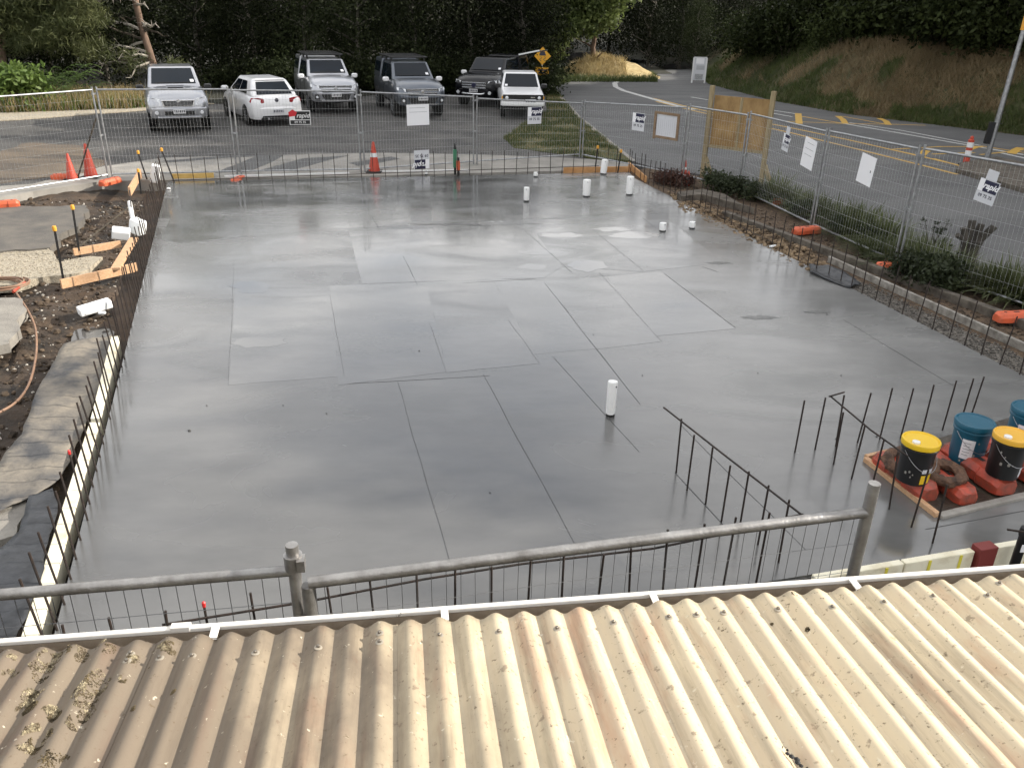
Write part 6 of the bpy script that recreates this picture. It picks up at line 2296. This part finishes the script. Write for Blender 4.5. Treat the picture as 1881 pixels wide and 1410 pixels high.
fm = [frond_mesh(3), frond_mesh(8)]
for i, (a_, b_, s) in enumerate([(62, 198, 1.5), (98, 197, 1.4), (128, 196, 1.2), (48, 192, 1.6), (82, 189, 1.8), (158, 196, 1.0), (30, 197, 1.3), (115, 188, 1.7)]):
    c = P(a_, b_)
    e = empty('fern', (c.x, c.y, 0), random.random() * 6)
    e.scale = (s, s, s)
    tag(e, 'green fern with arching fronds behind the left fence panel', 'fern', 'ferns behind the left fence')
    if not fm[i % 2].materials:
        fm[i % 2].materials.append(M['fern'])
    link('fronds', fm[i % 2], None, e)


# ------------------------------------------------------------------ grass
def blades(name, pts_fn, n, hmin, hmax, w, seed, mt, label, cat, lean_=.5):
    rng = np.random.default_rng(seed)
    rnd = random.Random(seed)
    V = np.empty((n, 3, 3))
    k = 0
    while k < n:
        p = pts_fn(rnd)
        if p is None:
            continue
        h = hmin + (hmax - hmin) * rnd.random()
        an = rnd.random() * 6.28
        ln = rnd.gauss(0, lean_) * h
        ln2 = rnd.gauss(0, lean_) * h
        V[k, 0] = (p[0] - w * math.cos(an), p[1] - w * math.sin(an), p[2] - .02)
        V[k, 1] = (p[0] + w * math.cos(an), p[1] + w * math.sin(an), p[2] - .02)
        V[k, 2] = (p[0] + ln, p[1] + ln2, p[2] + h)
        k += 1
    me = bpy.data.meshes.new(name)
    me.vertices.add(n * 3)
    me.vertices.foreach_set('co', V.reshape(-1))
    me.loops.add(n * 3)
    me.loops.foreach_set('vertex_index', np.arange(n * 3, dtype=np.int32))
    me.polygons.add(n)
    me.polygons.foreach_set('loop_start', np.arange(0, n * 3, 3, dtype=np.int32))
    me.update(calc_edges=True)
    return tag(link(name, me, mt), label, cat, kind='stuff')


def hill_pt(thr, sign, t0=.13, t1=.76, d1=5.5):
    def f(r):
        t, d = r.uniform(t0, t1), r.uniform(0, d1)
        q = along(t) + base_n(t) * d
        v = noise.noise(Vector((q.x * .35, q.y * .35, 2))) + .5 * noise.noise(Vector((q.x * 1.1, q.y * 1.1, 5))) + (t - .34) * 1.8 + (-.5 if d < .9 else .1)
        if (v > thr) != sign:
            return None
        z = hz(d) + (.25 * noise.noise(Vector((q.x, q.y, 0)) * .6) + .10 * noise.noise(Vector((q.x, q.y, 0)) * 1.9)) * min(1, d) - .02
        return (q.x, q.y, z)
    return f


blades('dry_bank_grass', hill_pt(.0, True), 34000, .10, .42, .018, 1, M['drybr'], 'dead brown bracken and grass covering the roadside bank at the right', 'grass', .6)
blades('green_bank_grass', hill_pt(.0, False), 22000, .08, .36, .018, 2, M['grass'], 'dark green grass on the lower and far parts of the roadside bank', 'grass', .6)


def poly_pt(poly, z=0.0, thr=None):
    xs = [p.x for p in poly]
    ys = [p.y for p in poly]
    def f(r):
        x, y = r.uniform(min(xs), max(xs)), r.uniform(min(ys), max(ys))
        c = False
        j = len(poly) - 1
        for i in range(len(poly)):
            a, b = poly[i], poly[j]
            if (a.y > y) != (b.y > y) and x < (b.x - a.x) * (y - a.y) / (b.y - a.y) + a.x:
                c = not c
            j = i
        if not c:
            return None
        if thr is not None and noise.noise(Vector((x * .9, y * .9, 1))) < thr:
            return None
        return (x, y, z)
    return f


blades('verge_grass', poly_pt(verge, .02, -.15), 16000, .04, .13, .010, 3, M['grass'], 'green grass on the verge wedge between car park and road', 'grass')
blades('dry_verge_grass', poly_pt(verge, .02), 5000, .03, .12, .009, 4, M['dry'], 'dry straw coloured blades among the verge grass', 'grass')
blades('far_verge_grass', poly_pt([Vector((2.0, 46, 0)), Vector((2.4, 58, 0)), Vector((8.5, 55, 0)), Vector((8, 50, 0)), Vector((3, 49, 0))], .02), 9000, .12, .4, .022, 5, M['grass'], 'dark grass on the far verge before the clay bank', 'grass')
blades('bank_straw', lambda r: (lambda x, y: (x, y, bank_z(x, y)) if bank_z(x, y) > .2 else None)(r.uniform(2, 6.4), r.uniform(50.8, 56.2)), 2600, .12, .45, .022, 6, M['dry'], 'dry yellow grass on the sunlit clay bank by the bend', 'grass')
left_dry = [Vector((-24, 30.2, 0)), Vector((-18.2, 30.6, 0)), Vector((-14.6, 32.6, 0)), Vector((-12.6, 35.2, 0)), Vector((-16, 35.4, 0)), Vector((-24, 33.8, 0))]
blades('tall_dry_grass', poly_pt(left_dry, .02), 9000, .25, .8, .02, 7, M['dry'], 'tall dry yellow grass behind the left fence panels', 'grass', .4)
blades('green_undergrass', poly_pt(left_dry, .02), 5000, .2, .6, .022, 8, M['leaf_b'], 'green grass mixed into the dry growth behind the left fence', 'grass', .4)
struct(sheet('dusty_shoulder', jag([Vector((-26, 27.5, 0)), Vector((-17.5, 28.5, 0)), Vector((-14.6, 31.4, 0)), Vector((-12.4, 34.8, 0)), Vector((-26, 34.8, 0))], .3, .6, 3), .036, .03, M['gravel']))


# tussocks and shrubs of the bed
def tussock_mesh(seed, n=240, L0=.45, L1=.85):
    rnd = random.Random(seed)
    m = MB()
    for _ in range(n):
        an = rnd.random() * 6.28
        L = rnd.uniform(L0, L1)
        b = Vector((rnd.gauss(0, .07), rnd.gauss(0, .07), 0))
        sp = rnd.uniform(.25, 1.15)
        w = rnd.uniform(.005, .010)
        sd = Vector((-math.sin(an), math.cos(an), 0)) * w
        def at(t):
            return b + Vector((math.cos(an) * L * sp * t, math.sin(an) * L * sp * t, L * (t * (1 - .25 * sp) - .55 * sp * t * t)))
        p0, p1, p2, p3 = at(0), at(.4), at(.75), at(1)
        m.add([p0 - sd, p0 + sd, p1 - sd, p1 + sd, p2 - sd * .8, p2 + sd * .8, p3], [(0, 1, 3, 2), (2, 3, 5, 4), (4, 5, 6)])
    return m.mesh('blades')


tm3 = [tussock_mesh(1), tussock_mesh(2), tussock_mesh(3, 300, .35, .7)]
for t_ in tm3:
    t_.materials.append(M['tuss'])
gt = 'grassy clumps in the bed along the right fence'
for i, (a_, b_, s) in enumerate([(1330, 347, .8), (1345, 352, .7), (1405, 366, .8), (1425, 372, .9), (1452, 378, .9), (1478, 388, .9), (1500, 398, .95), (1525, 408, 1.0), (1552, 420, 1.0), (1578, 430, 1.05), (1602, 442, 1.0), (1622, 452, 1.0), (1560, 440, .8), (1600, 470, .85), (1640, 482, .9), (1668, 492, .95), (1695, 500, .95), (1720, 508, .95), (1745, 515, .9), (1655, 470, .8), (1835, 540, .9), (1862, 552, 1.0), (1885, 560, 1.0), (1815, 535, .8), (1710, 478, .8)]):
    c = P(a_, b_, -.03)
    e = empty('tussock', (c.x, c.y, -.03), random.random() * 6)
    s *= random.uniform(1.0, 1.45)
    e.scale = (s * random.uniform(.85, 1.2), s * random.uniform(.85, 1.2), s * random.uniform(.75, 1.05))
    tag(e, 'arching grassy clump growing in the bed along the right hand fence', 'plant', gt)
    link('blades', tm3[i % 3], None, e)
dsm = [leaf_mesh('foliage', [(0, 0, .25, .32, .3, .2), (.2, .1, .4, .22, .2, .15), (-.2, 0, .35, .2, .2, .15)], 1300, .075, 120 + k, M['tuss2'], .5, .14, 20) for k in range(2)]
for i, (a_, b_, s) in enumerate([(1312, 350, .9), (1345, 362, .9), (1380, 368, .8), (1690, 525, 1.0), (1715, 535, 1.0), (1660, 515, .8), (1740, 530, .8), (1545, 432, .8), (1590, 450, .7), (1470, 400, .7)]):
    c = P(a_, b_, -.03)
    e = empty('bed_shrub', (c.x, c.y, -.03), random.random() * 6)
    e.scale = (s, s, s)
    tag(e, 'low dark leafy shrub in the bed among the grassy clumps', 'shrub', 'low dark shrubs in the bed')
    link('foliage', dsm[i % 2], None, e)
for i, (a_, b_, s, lab) in enumerate([(1222, 338, 1.0, 'maroon shrub at the far end of the bed, left of two'), (1248, 342, .95, 'maroon shrub at the far end of the bed, right of two')]):
    c = P(a_, b_, -.03)
    e = empty('maroon_shrub', (c.x, c.y, -.03), random.random() * 6)
    tag(e, lab, 'shrub')
    link('foliage', leaf_mesh('foliage', [(0, 0, .16, .34, .3, .14), (.2, 0, .22, .2, .2, .1)], 1200, .07, 130 + i, M['redshrub'], .35, .13, 20), None, e)
# pruned stump
c = P(1772, 492, -.03)
e = empty('pruned_stump', (c.x, c.y, -.03))
e.scale = (1.5, 1.5, 1.15)
tag(e, 'pruned grey tree stump with short cut limbs like fingers by the right fence', 'stump')
m = MB()
m.tube([(0, 0, -.05), (.01, 0, .15), (.0, 0, .3), (.01, 0, .42)], [.115, .095, .10, .115], n=11)
m.build('trunk', M['stump'], e, smooth=60)
for (x0_, tx_, tz_, r_) in ((-.07, -.13, .60, .042), (-.02, -.03, .70, .045), (.03, .06, .66, .04), (.08, .19, .64, .045), (-.09, -.19, .50, .035)):
    MB().tube([(x0_ * .5, random.uniform(-.03, .03), .30), (x0_, 0, .42), (tx_, random.uniform(-.04, .04), tz_)], [r_ * 1.2, r_ * 1.05, r_ * .95], n=8).build('cut_limb', M['stump'], e, smooth=50)
# leafless sapling
c = P(1702, 478, -.03)
e = empty('sapling', (c.x, c.y, -.03))
tag(e, 'thin dark sapling with few leaves left of the pruned stump', 'sapling')
m = MB()
rnd = random.Random(4)
tips = []
for k in range(6):
    an = k * 1.1
    pts = [Vector((0, 0, 0)), Vector((.05 * math.cos(an), .05 * math.sin(an), .3)), Vector((.14 * math.cos(an), .14 * math.sin(an), .55)), Vector((.22 * math.cos(an), .2 * math.sin(an), rnd.uniform(.6, .85)))]
    m.tube(pts, [.009, .007, .005, .002], n=4)
    tips += pts[2:]
m.build('stem', M['trunk_d'], e)
link('leaves', leaf_mesh('leaves', [(p.x, p.y, p.z, .05, .05, .05) for p in tips], 200, .05, 9, M['tuss2'], .4, .05, 8), None, e)
